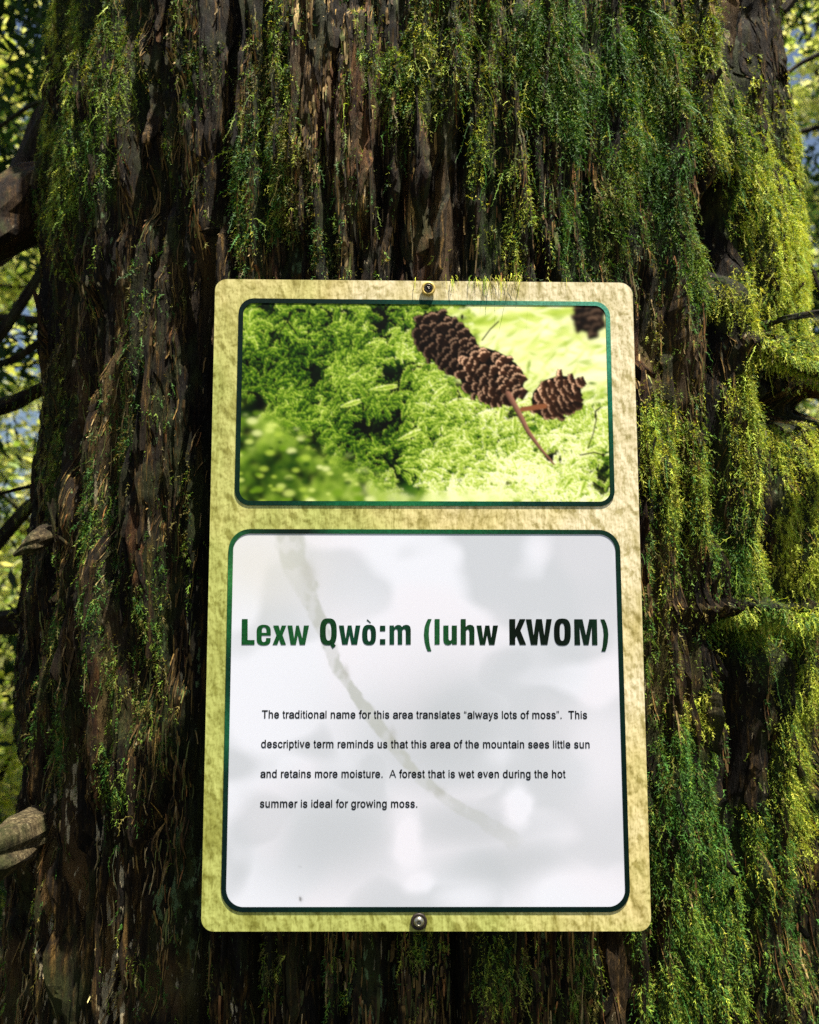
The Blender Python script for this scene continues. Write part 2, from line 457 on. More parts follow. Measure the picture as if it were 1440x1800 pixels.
gl = blobs([(310, 1560, 26, 100, 1), (275, 1600, 22, 90, 1), (300, 1680, 24, 60, .8), (215, 1440, 16, 60, .8), (330, 1140, 20, 60, .8), (575, 435, 22, 40, 1), (280, 60, 30, 90, .4),
            (385, 250, 16, 60, .7), (195, 470, 16, 40, .9), (283, 450, 10, 12, 1), (1120, 1760, 60, 70, .6), (640, 1740, 60, 70, .6), (950, 1730, 80, 70, .5), (480, 430, 40, 40, .7), (260, 1250, 40, 200, .5)], SX, SY)
gn = fbm(A_ * 90, ZZ * 44, 111, 4)
gl_c = np.clip(gl, 0, 1)
rd = blobs([(640, 200, 60, 160, .9), (745, 350, 50, 170, .9), (560, 60, 40, 120, .8), (1140, 640, 30, 80, .9), (1290, 60, 30, 120, .8), (160, 1250, 40, 250, .8), (120, 1650, 100, 180, .8),
            (1180, 620, 30, 90, .7), (1180, 1100, 60, 200, .6), (160, 600, 60, 200, .5), (1030, 560, 90, 60, .5), (1110, 1720, 30, 90, .5), (320, 420, 40, 120, .5), (230, 1760, 60, 80, 1)], SX, SY)
def moss_cover(sx, sy, th, z):
    d = np.zeros_like(sx) + 0.05
    for cx, cy, rx, ry, dd, _, _ in MOSS:
        d = np.maximum(d, dd * np.exp(-((((sx - cx) / rx) ** 2 + ((sy - cy) / ry) ** 2) ** 1.6) * 0.9))
    for cx, cy, rx, ry in BARE:
        d = d * (1 - 0.95 * np.exp(-((((sx - cx) / rx) ** 2 + ((sy - cy) / ry) ** 2) ** 2)))
    a = th * 0.42
    cl = fbm(a * 42 + 3, z * 17, 700, 4)
    return d, d * smooth01(0.38, 0.54, cl + 0.24 * d - .04)
_, cov_ = moss_cover(SX, SY, TH, ZZ)
cov_ = np.where((ZZ > 1.0) & (ZZ < 2.3), cov_, 0.3 * fbm(A_ * 20, ZZ * 6, 9, 3))
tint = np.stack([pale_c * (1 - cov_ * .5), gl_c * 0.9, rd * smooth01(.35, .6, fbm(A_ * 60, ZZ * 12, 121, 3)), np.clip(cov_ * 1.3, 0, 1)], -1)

tree = empty('cedar_tree', (0, YC, 0))
tag(tree, 'huge old cedar trunk with furrowed brown bark and hanging green moss, carrying the sign', 'tree')
ii = np.arange(nz_ * nt_).reshape(nz_, nt_)
F = np.stack([ii[:-1, :-1], ii[:-1, 1:], ii[1:, 1:], ii[1:, :-1]], -1).reshape(-1, 4)
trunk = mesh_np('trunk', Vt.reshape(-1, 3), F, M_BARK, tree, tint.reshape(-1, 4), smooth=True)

# lookups on the trunk skin
def bil(G, th, z):
    u = np.interp(th, th_ax, np.arange(nt_)); v = np.interp(z, z_ax, np.arange(nz_))
    i0 = np.clip(u.astype(int), 0, nt_ - 2); j0 = np.clip(v.astype(int), 0, nz_ - 2)
    fu = (u - i0); fv = (v - j0)
    if G.ndim == 3: fu = fu[:, None]; fv = fv[:, None]
    return (G[j0, i0] * (1 - fu) + G[j0, i0 + 1] * fu) * (1 - fv) + (G[j0 + 1, i0] * (1 - fu) + G[j0 + 1, i0 + 1] * fu) * fv

# ------------------------------------------------------------------ loose strips of fibrous bark
def strip(th0, z0, L, wd, lift, lean, seed, mat, tops=0.0):
    """a ribbon of bark lying along the trunk: 4 across, 12 along, with thickness; its ends work loose"""
    r = np.random.default_rng(seed)
    na, nl = 5, 17
    s = np.linspace(0, 1, nl)
    width = wd * (np.sin(np.pi * np.clip(s * 0.9 + 0.05, 0, 1)) ** 0.85) * (0.55 + 0.9 * noise(s * 8, s * 0 + seed, seed))
    zc = z0 + (s - 0.5) * L
    thc = th0 + lean * (s - 0.5) * L / 0.42 + (noise(s * 3, s * 0, seed + 5) - 0.5) * 0.012
    up = []
    for i in range(na):
        f = (i / (na - 1) - 0.5)
        th = thc + f * width / 0.42
        rb = base_radius(th, zc) + bil(HR, th, zc)
        h = np.maximum(rb, base_radius(th, zc) + bil(HR, thc, zc) - 0.002)
        h = h + lift * (1 - 3.2 * f * f) + tops * (np.abs(s - 0.5) * 2) ** 4 + (noise(s * 9, s * 0 + i, seed) - 0.5) * 0.002
        up.append(np.stack([h * np.sin(th), YC - h * np.cos(th), zc + (r.random() - .5) * L * 0.09], -1))
    up = np.array(up)                                    # na, nl, 3
    nrm = np.stack([np.sin(thc), -np.cos(thc), 0 * thc], -1)[None]
    dn = up - nrm * (0.0020)
    V = np.concatenate([up.reshape(-1, 3), dn.reshape(-1, 3)])
    o = na * nl
    F = []
    for i in range(na - 1):
        for j in range(nl - 1):
            a, b, c, d = i * nl + j, (i + 1) * nl + j, (i + 1) * nl + j + 1, i * nl + j + 1
            F += [(a, b, c, d), (o + d, o + c, o + b, o + a)]
    for j in range(nl - 1):
        F += [(j, j + 1, o + j + 1, o + j), ((na - 1) * nl + j + 1, (na - 1) * nl + j, o + (na - 1) * nl + j, o + (na - 1) * nl + j + 1)]
    for i in range(na - 1):
        F += [((i + 1) * nl, i * nl, o + i * nl, o + (i + 1) * nl), (i * nl + nl - 1, (i + 1) * nl + nl - 1, o + (i + 1) * nl + nl - 1, o + i * nl + nl - 1)]
    y_front = V[:, 1].min()
    if abs(V[:, 0]).min() < 0.16 and abs(V[:, 2] - Z0).min() < 0.235:
        sel = (np.abs(V[:, 0]) < 0.165) & (np.abs(V[:, 2] - Z0) < 0.242)
        V[sel, 1] = np.maximum(V[sel, 1], 0.0045)
    return mesh_np('bark_strip', V, F, mat, tree, smooth=False)

def pix_to_skin(x, y):
    """survey pixel -> (theta, z) on the plain trunk form"""
    d = ray(x, y)
    R = 0.412
    for _ in range(6):
        ox, oy = CAM[0], CAM[1] - YC
        a = d[0] ** 2 + d[1] ** 2; b = 2 * (ox * d[0] + oy * d[1]); c = ox * ox + oy * oy - R * R
        disc = b * b - 4 * a * c
        t = (-b - math.sqrt(max(disc, 0))) / (2 * a)
        p = CAM + d * t
        th = math.atan2(p[0], -(p[1] - YC))
        R = float(base_radius(np.array([th]), np.array([p[2]]))[0])
    return th, p[2]

n_strip = 0
# the splintered bare plates above the sign and the reddish ones beside it
for (x, y, L, wd, lift, lean, mat) in [
        (742, 300, .075, .012, .006, .00, M_RED), (748, 400, .10, .018, .004, .06, M_RED), (712, 420, .09, .007, .006, -.16, M_STRIP),
        (775, 420, .11, .010, .004, .16, M_STRIP), (700, 450, .07, .006, .006, -.1, M_RED), (765, 310, .07, .005, .004, .25, M_STRIP),
        (622, 200, .12, .016, .004, .03, M_RED), (640, 260, .08, .010, .005, .05, M_RED), (690, 340, .13, .005, .004, .2, M_STRIP),
        (560, 60, .09, .016, .004, .0, M_STRIP), (590, 30, .08, .012, .005, .0, M_STRIP), (255, 60, .07, .013, .006, .0, M_STRIP),
        (252, 200, .05, .010, .005, .0, M_STRIP), (1292, 60, .09, .020, .003, .05, M_STRIP), (1130, 640, .08, .010, .004, .0, M_RED),
        (1185, 620, .08, .016, .004, .02, M_STRIP), (1190, 560, .06, .012, .004, .02, M_STRIP), (320, 430, .10, .012, .004, .0, M_STRIP),
        (278, 400, .09, .014, .004, .0, M_STRIP), (160, 1330, .20, .016, .007, -.06, M_STRIP), (130, 1580, .20, .014, .007, -.12, M_STRIP),
        (108, 1700, .16, .014, .008, -.1, M_STRIP), (150, 1200, .18, .010, .007, .0, M_STRIP), (1245, 1270, .045, .006, .012, -.1, M_WOOD),
        (1110, 1720, .12, .014, .006, .0, M_STRIP), (1085, 1720, .1, .006, .003, .0, M_STRIP), (375, 1730, .09, .008, .005, .0, M_STRIP),
        (510, 1740, .09, .008, .005, .0, M_STRIP), (360, 380, .02, .004, .012, .9, M_WOOD), (1290, 1290, .1, .01, .004, 0, M_STRIP)]:
    t_, z_ = pix_to_skin(x, y)
    strip(t_, z_, L, wd, lift, lean, 900 + n_strip, mat)
    n_strip += 1
while n_strip < 290:
    x = random.uniform(30, 1430); y = random.uniform(-40, 1840)
    if 385 < x < 1105 and 520 < y < 1600: continue
    t_, z_ = pix_to_skin(x, y)
    hh = float(bil(HR, np.array([t_]), np.array([z_]))[0])
    if hh < -0.015 or abs(t_) > 1.35: continue
    leftish = x < 420
    L = random.uniform(.05, .22 if leftish else .13)
    strip(t_, z_, L, random.uniform(.002, .008 if leftish else .006), random.uniform(.001, .0055), random.uniform(-.05, .05),
          1000 + n_strip, M_STRIP if random.random() < .7 else M_BARK if False else (M_RED if random.random() < .3 else M_STRIP), random.choice([0, 0, .004, .008]))
    n_strip += 1

# ------------------------------------------------------------------ moss
def shoots(R, Nn, L, colr, rg, K=5, leaf=1.0, drift=None, wid=0.0005, out=0.5, curl=0.55, rib=True):
    """feathery moss shoots: each a curling stem ribbon with leaflets at every node, hanging from R"""
    n = len(R)
    down = np.array([0, 0, -1.0])
    dirs = Nn * out + rg.normal(0, curl * 0.8, (n, 3)) + down * 0.35
    dirs /= np.linalg.norm(dirs, axis=1)[:, None]
    P = [R - Nn * 0.001]
    D = []
    seg = L[:, None] / (K - 1)
    for k in range(K - 1):
        D.append(dirs)
        P.append(P[-1] + dirs * seg)
        dirs = dirs * 0.62 + down * 0.50 + rg.normal(0, curl * 0.42, (n, 3))
        if drift is not None: dirs = dirs + drift * 0.35
        dirs /= np.linalg.norm(dirs, axis=1)[:, None]
    side = np.cross(D[0], rg.normal(0, 1, (n, 3)))
    side /= np.linalg.norm(side, axis=1)[:, None] + 1e-9
    V = []; T = []; nb = 0
    C = []
    w = wid
    # ribbon vertices
    for k in range(K if rib else 0):
        ww = w * (1 - 0.75 * k / (K - 1))
        V += [P[k] - side * ww, P[k] + side * ww]
    nbr = 2 * K if rib else 0
    for k in range(1, K):
        d = D[k - 1]
        s2 = side - d * (side * d).sum(1)[:, None]
        s2 /= np.linalg.norm(s2, axis=1)[:, None] + 1e-9
        up = np.cross(s2, d) * 0.45
        ll = leaf * (0.0015 + 0.0014 * rg.random((n, 1))) * (1.05 - 0.5 * k / (K - 1))
        for sg in (-1, 1):
            b = P[k] - d * seg * (0.25 if sg > 0 else 0.0)
            tip = b + (s2 * sg * (0.85 if rib else 0.55) + d * (0.6 if rib else 0.95) + up * rg.uniform(-1, 1, (n, 1))) * ll
            V += [b - d * ll * 0.26, b + d * ll * 0.26, tip]
    V = np.stack(V, 1)                                  # n, m, 3
    m = V.shape[1]
    tri = []
    for k in range(K - 1 if rib else 0):
        a = 2 * k
        tri += [(a, a + 1, a + 3), (a, a + 3, a + 2)]
    for q in range(2 * (K - 1)):
        a = nbr + 3 * q
        tri += [(a, a + 1, a + 2)]
    tri = np.array(tri)
    F = (tri[None] + (np.arange(n) * m)[:, None, None]).reshape(-1, 3)
    shade = np.ones((n, m, 1))
    C = colr[:, None, :] * shade
    return V.reshape(-1, 3), F, C.reshape(-1, 3)

def moss_pass(name, n_try, lo, hi, seed, K, leaf, lscale, mult, wid=0.0005, rib=True, curl=0.55):
    rg = np.random.default_rng(seed)
    th = rg.uniform(-1.45, 1.45, n_try)
    z = rg.uniform(lo, hi, n_try)
    sx = bil(SX, th, z); sy = bil(SY, th, z)
    Lm = np.full(n_try, 9.0)
    best = np.full(n_try, 0.05)
    cw = np.tile(np.array([2, 3, 0.3, 4, .5], float), (n_try, 1))
    for cx, cy, rx, ry, d, Lmm, w in MOSS:
        g = d * np.exp(-((((sx - cx) / rx) ** 2 + ((sy - cy) / ry) ** 2) ** 1.6) * 0.9)
        better = g > best
        best = np.maximum(best, g)
        Lm = np.where(better, Lmm, Lm)
        cw = np.where(better[:, None], np.array(w, float)[None], cw)
    dn, cov = moss_cover(sx, sy, th, z)
    a = th * 0.42
    cl2 = fbm(a * 120, z * 40, seed + 300, 2)
    keepp = (cov * (0.45 + 1.1 * smooth01(.35, .6, cl2)) + 0.03 * smooth01(.5, .65, cl2)) * np.where(dn > .9, 1.5, np.where(dn > .6, 1.1, .6))
    h = bil(HR, th, z)
    keepp = keepp * smooth01(-0.020, -0.007, h) * mult
    keep = rg.random(n_try) < keepp
    P = bil(Vt, th, z)
    dth = bil(Vt, th + 0.008, z) - bil(Vt, th - 0.008, z)
    dz = bil(Vt, th, z + 0.004) - bil(Vt, th, z - 0.004)
    nn = np.cross(dth, dz)
    nn /= np.linalg.norm(nn, axis=1)[:, None] + 1e-9
    rad = np.stack([np.sin(th), -np.cos(th), 0 * th], -1)
    nn = nn * 0.5 + rad * 0.5
    nn /= np.linalg.norm(nn, axis=1)[:, None]
    # nothing sprouts through the sign
    keep &= ~((np.abs(P[:, 0]) < 0.158) & (np.abs(P[:, 2] - Z0) < 0.236))
    th, z, P, nn, Lm, cw, sx, sy, a = [q[keep] for q in (th, z, P, nn, Lm, cw, sx, sy, a)]
    n = len(th)
    # colour grows in patches as well as shoot by shoot
    pn = np.stack([fbm(a * 30 + 9 * i, z * 12 + 5 * i, seed + 400 + i, 3) for i in range(5)], 1)
    wt = cw * (0.15 + smooth01(.35, .65, pn) * 2) 
    pk = (np.cumsum(wt / wt.sum(1)[:, None], 1) < rg.random((n, 1))).sum(1).clip(0, 4)
    C = PAL[pk] * rg.uniform(0.6, 1.5, (n, 1)) * rg.uniform(0.9, 1.1, (n, 3))
    L = Lm * 0.001 * rg.uniform(0.55, 1.5, n) * lscale
    drift = np.zeros((n, 3))
    drift[:, 0] = np.where((sx > 980) & (sy < 480), 0.22, 0) + np.where((sx > 1140) & (sy > 1200), 0.18, 0) + (noise(a * 20, z * 9, 77) - .5) * 0.8
    # shorten what would hang in front of the sign board
    near = (np.abs(P[:, 0]) < 0.165) & (P[:, 2] - Z0 > 0.2) & (P[:, 2] - Z0 < 0.29)
    L = np.where(near, np.minimum(L, np.maximum((P[:, 2] - Z0 - 0.228) * 1.0, 0.003)), L)
    V, F, Cc = shoots(P, nn, L, C, rg, K, leaf, drift, wid, 0.5, curl, rib)
    o = mesh_np(name, V, F, M_MOSS, tree, Cc)
    tag(o, kind='stuff')
    print(name, n, 'shoots', len(F), 'tris')
    return o
moss_pass('moss', 430000, 1.05, 2.22, 501, 6, 1.28, 1.08, 1.0, 0.00055, False, 0.6)
moss_pass('moss', 1150000, 1.05, 2.22, 502, 3, 1.15, 0.5, 1.0, 0.0005, False, 0.8)
moss_pass('moss', 34000, 1.05, 2.22, 503, 9, 1.0, 2.0, 1.0, 0.00045, True, 0.6)

# ------------------------------------------------------------------ loose bark fibres and flakes
def fibre_material():
    m, nt, b = new_mat('loose_bark_fibre')
    at = N(nt, 'ShaderNodeVertexColor', layer_name='tint')
    nz = N(nt, 'ShaderNodeTexNoise', Scale=1.0, Detail=5.0)
    nt.links.new(coords(nt, (700, 700, 90)), nz.inputs['Vector'])
    c = mix(nt, 1.0, at.outputs[0], ramp(nt, [(.35, (.35, .35, .35)), (.6, (1.3, 1.3, 1.3))], nz.outputs[0]), 'MULTIPLY')
    nt.links.new(c, b.inputs['Base Color'])
    b.inputs['Roughness'].default_value = .8
    b.inputs['Specular IOR Level'].default_value = .2
    return m
def fibres(n_try, seed):
    rg = np.random.default_rng(seed)
    th = rg.uniform(-1.4, 1.4, n_try); z = rg.uniform(1.05, 2.2, n_try)
    sx = bil(SX, th, z); sy = bil(SY, th, z)
    _, cov = moss_cover(sx, sy, th, z)
    h = bil(HR, th, z)
    cl = fbm(th * .42 * 60, z * 12, seed, 3)
    p = (1 - .75 * np.clip(cov, 0, 1)) * smooth01(.35, .6, cl) * smooth01(-.03, -.012, h)
    keep = rg.random(n_try) < p
    P0 = bil(Vt, th, z)
    keep &= ~((np.abs(P0[:, 0]) < 0.160) & (np.abs(P0[:, 2] - Z0) < 0.238))
    th, z, sx, sy, cl = [q[keep] for q in (th, z, sx, sy, cl)]
    n = len(th)
    L = rg.lognormal(-4.35, .55, n).clip(.004, .05); w = rg.uniform(.0003, .0011, n) + (rg.random(n) < .08) * rg.uniform(.0003, .0016, n)
    lean = rg.normal(0, .055, n) + (noise(th * 30, z * 9, 8) - .5) * .10
    V = []
    K = 4
    lift = rg.uniform(.0003, .0022, n); top = (rg.random(n) < .2) * rg.uniform(0, .003, n)
    for k in range(K):
        s = k / (K - 1) - .5
        t_ = th + lean * s * L / .42; zz = z + s * L
        r = base_radius(t_, zz) + bil(HR, t_, zz) + lift + top * (2 * abs(s)) ** 3
        ww = w * (1 - 1.3 * s * s * (1 + .5 * (k == 0))) * rg.uniform(.6, 1.2, n)
        for sg in (-1, 1):
            t2 = t_ + sg * ww / .42
            V.append(np.stack([r * np.sin(t2), YC - r * np.cos(t2), zz + rg.normal(0, .0004, n)], -1))
    V = np.stack(V, 1); m = 2 * K
    tri = []
    for k in range(K - 1):
        a = 2 * k; tri += [(a, a + 1, a + 3), (a, a + 3, a + 2)]
    F = (np.array(tri)[None] + (np.arange(n) * m)[:, None, None]).reshape(-1, 3)
    pale = blobs([(200, 1560, 60, 200, 1), (120, 1740, 110, 90, 1), (160, 900, 60, 200, .5), (265, 100, 60, 140, .6), (560, 60, 60, 120, .7), (640, 230, 50, 110, .6), (740, 380, 50, 120, .7), (1290, 60, 30, 110, .8), (1150, 640, 30, 90, .6), (1400, 960, 30, 80, .8)], sx, sy)
    base = np.array([[.17, .105, .030], [.09, .054, .018], [.035, .020, .008], [.26, .185, .08], [.08, .090, .024], [.20, .09, .030]])
    pr = np.array([.24, .26, .22, .05, .15, .08])
    k = rg.choice(6, n, p=pr)
    k = np.where(rg.random(n) < pale * .5, 3, k)
    C = base[k] * rg.lognormal(0, .35, (n, 1)) * (1 + 1.8 * pale[:, None])  # blobs brighten the fibre colour, painting in sunlit bark at lower left
    o = mesh_np('bark_fibre', V.reshape(-1, 3), F, fibre_material(), tree, np.repeat(np.clip(C, 0, .7), m, 0))
    tag(o, kind='stuff')
    print('fibres', n)
fibres(85000, 71)

# ------------------------------------------------------------------ branches and stubs on the cedar
def tube(pts, rads, ns=14, rough=0.15, seed=0, cap=True, groove=0.12):
    pts = np.array(pts, float)
    rads = np.array(rads, float)
    # resample
    t = np.linspace(0, len(pts) - 1, (len(pts) - 1) * 8 + 1)
    P = np.stack([np.interp(t, np.arange(len(pts)), pts[:, i]) for i in range(3)], 1)
    Pk = P.copy()
    for _ in range(6): Pk[1:-1] = (Pk[:-2] + Pk[1:-1] * 2 + Pk[2:]) / 4
    P = Pk
    Rr = np.interp(t, np.arange(len(rads)), rads)
    T = np.gradient(P, axis=0); T /= np.linalg.norm(T, axis=1)[:, None]
    ref = np.array([0, 0, 1.0]) if abs(T[0][2]) < 0.9 else np.array([1.0, 0, 0])
    A = np.cross(T, ref); A /= np.linalg.norm(A, axis=1)[:, None]
    B = np.cross(T, A)
    an = np.linspace(0, 2 * math.pi, ns, endpoint=False)
    V = []
    for i in range(len(P)):
        q = 1 + rough * (noise(np.cos(an) * 1.7 + 5 + i * .10, np.sin(an) * 1.7 + i * 0.12 + seed, seed) - .5) * 2 + groove * (np.sin(an * 5 + seed + i * .06) * .6 + (noise(an * 3.2 + .3 * np.sin(i * .5), an * 0 + i * .03 + seed, seed + 9) - .5) * 3.2 * np.minimum(1, np.minimum(an, 2 * math.pi - an) * 2) )
        V.append(P[i] + Rr[i] * (np.cos(an)[:, None] * A[i] + np.sin(an)[:, None] * B[i]) * q[:, None])
    V = np.array(V).reshape(-1, 3)
    F = []
    for i in range(len(P) - 1):
        for j in range(ns):
            F.append((i * ns + j, i * ns + (j + 1) % ns, (i + 1) * ns + (j + 1) % ns, (i + 1) * ns + j))
    if cap:
        for e in (0, len(P) - 1):
            V = np.vstack([V, P[e]])
            c = len(V) - 1
            for j in range(ns):
                a, b = e * ns + j, e * ns + (j + 1) % ns
                F.append((c, b, a, a) if e == 0 else (c, a, b, b))
    Ft = []
    for f in F:
        if f[2] == f[3]: Ft.append(f[:3])
        else: Ft += [(f[0], f[1], f[2]), (f[0], f[2], f[3])]
    return V, Ft

def at(x, y, Yd):
    return on_plane(x, y, Yd)

def limb(name, pix, Ys, rad_px, mat, seed=0, label=None, rough=.2, groove=.1, ns=16, mossy=0, parent=tree):
    pts = [at(x, y, Yd) for (x, y), Yd in zip(pix, Ys)]
    rads = [r * (Yd - CAM[1]) / FOC for r, Yd in zip(rad_px, Ys)]
    V, F = tube(pts, rads, ns, rough, seed, True, groove)
    o = mesh_np(name, V, F, mat, parent, smooth=False)
    if label: o['label'] = label
    if mossy:
        rg = np.random.default_rng(seed + 50)
        k = rg.integers(0, len(F), mossy)
        Fa = np.array(F)[k]
        bc = rg.dirichlet((1, 1, 1), mossy)
        P = (V[Fa] * bc[:, :, None]).sum(1)
        nn = np.cross(V[Fa[:, 1]] - V[Fa[:, 0]], V[Fa[:, 2]] - V[Fa[:, 0]])
        nn /= np.linalg.norm(nn, axis=1)[:, None] + 1e-12
        ax = P - np.array(pts).mean(0)
        sel = (nn[:, 2] > -0.4)
        P, nn = P[sel], nn[sel]
        C = PAL[rg.choice(5, len(P), p=[.4, .1, .35, .1, .05])] * rg.uniform(.7, 1.4, (len(P), 1))
        v, f, c = shoots(P, nn, 0.001 * rg.uniform(5, 16, len(P)), C, rg, 5, 1.0, None)
        tag(mesh_np('moss', v, f, M_MOSS, o, c), kind='stuff')
    return o

# left side
limb('branch', [(150, 330), (80, 345), (20, 375), (-60, 430), (-200, 500)], [.36, .36, .34, .3, .24], [70, 62, 62, 64, 60], M_PALE2, 3, 'thick twisted reddish broken limb leaving the trunk at upper left', .35, .12, 40)
limb('branch', [(120, 170), (75, 240), (45, 300), (10, 340), (-60, 380)], [.55, .55, .55, .5, .5], [26, 26, 24, 22, 20], M_DARKBARK, 4, 'dark limb arching down behind the thick broken limb')
def skin_Y(x, y, out=0.0):
    t_, z_ = pix_to_skin(x, y)
    return YC - (float(base_radius(np.array([t_]), np.array([z_]))[0]) + out) * math.cos(t_)
ys_ = skin_Y(110, 950)
limb('branch_stub', [(108, 926), (86, 940), (54, 956), (24, 976)], [ys_ + .05, ys_ + .01, ys_ - .01, ys_ - .01], [14, 16, 13, 3], M_WOOD, 5, 'short snapped grey stub at mid height on the left', .3, .08, 30)
ys_ = skin_Y(95, 1450)
limb('branch', [(92, 1436), (56, 1462), (20, 1485), (-60, 1530), (-200, 1590)], [ys_ + .07, ys_ + .01, ys_ - .03, ys_ - .05, ys_ - .08], [24, 34, 36, 38, 38], M_PALE, 6, 'pale barkless broken limb low on the left', .35, .07, 44)
limb('branch', [(150, 843), (85, 848), (40, 858), (-40, 878)], [.38, .36, .34, .3], [3.5, 3.2, 3, 2.5], M_DARKBARK, 7)
ys_ = skin_Y(1330, 600)
limb('branch', [(1290, 590), (1335, 606), (1385, 632), (1440, 655), (1540, 690)], [ys_ + .02, ys_ - .03, ys_ - .03, ys_ - .02, ys_], [8, 11, 12, 12, 11], M_DARKBARK, 21, 'moss-laden limb sloping down across the right edge', .3, .1, 14, 2600)
ys_ = skin_Y(1300, 1080)
limb('branch', [(1225, 1058), (1285, 1084), (1340, 1076), (1400, 1096), (1470, 1084), (1560, 1075)], [ys_ + .01, ys_ - .012, ys_ + .004, ys_ - .004, ys_ + .02, ys_ + .04], [4, 8, 7, 9, 9, 9], M_DARKBARK, 22, 'level moss-covered limb lower down the right side', .3, .1, 14, 6500)
limb('branch', [(110, 665), (60, 690), (20, 712), (-60, 735)], [.45, .45, .45, .4], [8, 12, 13, 13], M_STRIP, 8, None, .3, .1, 14, 260)
limb('branch', [(110, 1075), (40, 1088), (-10, 1098), (-120, 1110)], [.5, .5, .5, .5], [22, 20, 22, 22], M_DARKBARK, 9, None, .2, .1, 14, 120)
limb('branch', [(110, 570), (70, 600), (30, 630), (-60, 660)], [.6, .62, .64, .6], [7, 7, 6, 6], M_DARKBARK, 10)
limb('branch', [(125, 180), (70, 178), (30, 200), (-30, 245)], [.8, .8, .8, .8], [4, 4, 3.5, 3], M_DARKBARK, 12)
limb('branch', [(110, 900), (60, 880), (20, 925), (-40, 990)], [.9, .9, .9, .9], [10, 11, 12, 13], M_DARKBARK, 13, None, .2, .1, 12, 160)
limb('branch', [(96, 440), (40, 530), (0, 590), (-60, 650)], [1.0, 1.0, 1.0, 1.0], [7, 9, 10, 10], M_DARKBARK, 14)
# right side
limb('branch', [(1300, 590), (1335, 574), (1380, 560), (1440, 550), (1560, 540)], [.16, .12, .11, .12, .15], [7, 7, 6, 5.5, 5], M_DARKBARK, 15, 'thin bare twig crossing the mossy right edge', .25, .1, 12, 60)
limb('branch_stub', [(1360, 672), (1400, 676), (1450, 680), (1540, 690)], [.26, .21, .19, .2], [20, 19, 18, 17], M_RED, 16, 'thick reddish stub under a moss ledge at right', .25, .14, 18, 160)
limb('branch', [(1360, 150), (1400, 115), (1440, 95), (1520, 60)], [.6, .6, .6, .6], [3, 3.5, 4, 4], M_DARKBARK, 17)
limb('branch', [(1375, 20), (1400, -10), (1430, -60)], [.5, .5, .5], [8, 8, 9], M_DARKBARK, 18)
limb('branch', [(1400, 400), (1425, 470), (1450, 540)], [.7, .7, .7], [5, 5, 5], M_DARKBARK, 19)

# ------------------------------------------------------------------ ground
gx = np.sign(np.linspace(-1, 1, 120)) * np.abs(np.linspace(-1, 1, 120)) ** 2.4 * 90
GX, GY = np.meshgrid(gx, gx)
GZ = (fbm(GX * 0.35 + 50, GY * 0.35 + 50, 5, 4) - 0.5) * 0.5 + np.maximum(GY - 4, 0) * 0.10 * (1 - np.exp(-np.maximum(GY - 4, 0) / 20))
GZ *= smooth01(0.6, 3, np.hypot(GX, GY - YC))
m, nt, b = new_mat('forest_floor')
nzn = N(nt, 'ShaderNodeTexNoise', Scale=6.0, Detail=8.0, Roughness=0.7)
nt.links.new(coords(nt), nzn.inputs['Vector'])
c = ramp(nt, [(0.35, (0.025, 0.016, 0.009)), (0.5, (0.05, 0.04, 0.018)), (0.62, (0.05, 0.085, 0.02))], nzn.outputs[0])
nt.links.new(c, b.inputs['Base Color'])
b.inputs['Roughness'].default_value = 0.95
bp = N(nt, 'ShaderNodeBump', Strength=1.0, Distance=0.05)
nt.links.new(nzn.outputs[0], bp.inputs['Height']); nt.links.new(bp.outputs[0], b.inputs['Normal'])
gi = np.arange(120 * 120).reshape(120, 120)
GF = np.stack([gi[:-1, :-1], gi[:-1, 1:], gi[1:, 1:], gi[1:, :-1]], -1).reshape(-1, 4)
tag(mesh_np('ground', np.stack([GX, GY, GZ], -1).reshape(-1, 3), GF, m, None, smooth=True), kind='structure')

def ground_z(x, y):
    i = np.interp(x, gx, np.arange(120)); j = np.interp(y, gx, np.arange(120))
    return float(GZ[int(round(j)), int(round(i))])

# ------------------------------------------------------------------ forest behind
def leaves(centers, size, colr, rg, flat=0.35, droop=0.3, long=1.6):
    n = len(centers)
    u = rg.normal(0, 1, (n, 3)); u[:, 2] = u[:, 2] * flat - droop; u /= np.linalg.norm(u, axis=1)[:, None]
    v = np.cross(u, rg.normal(0, 1, (n, 3)) * np.array([.4, .4, 1])); v /= np.linalg.norm(v, axis=1)[:, None]
    s = size * rg.uniform(.6, 1.4, (n, 1))
    a = centers - u * s * long * .5; c = centers + u * s * long * .5
    b1 = centers + v * s * .4; d = centers - v * s * .4
    V = np.stack([a, b1, c, d], 1).reshape(-1, 3)
    F = np.arange(n * 4).reshape(-1, 4)
    return V, F, np.repeat(colr, 4, 0)

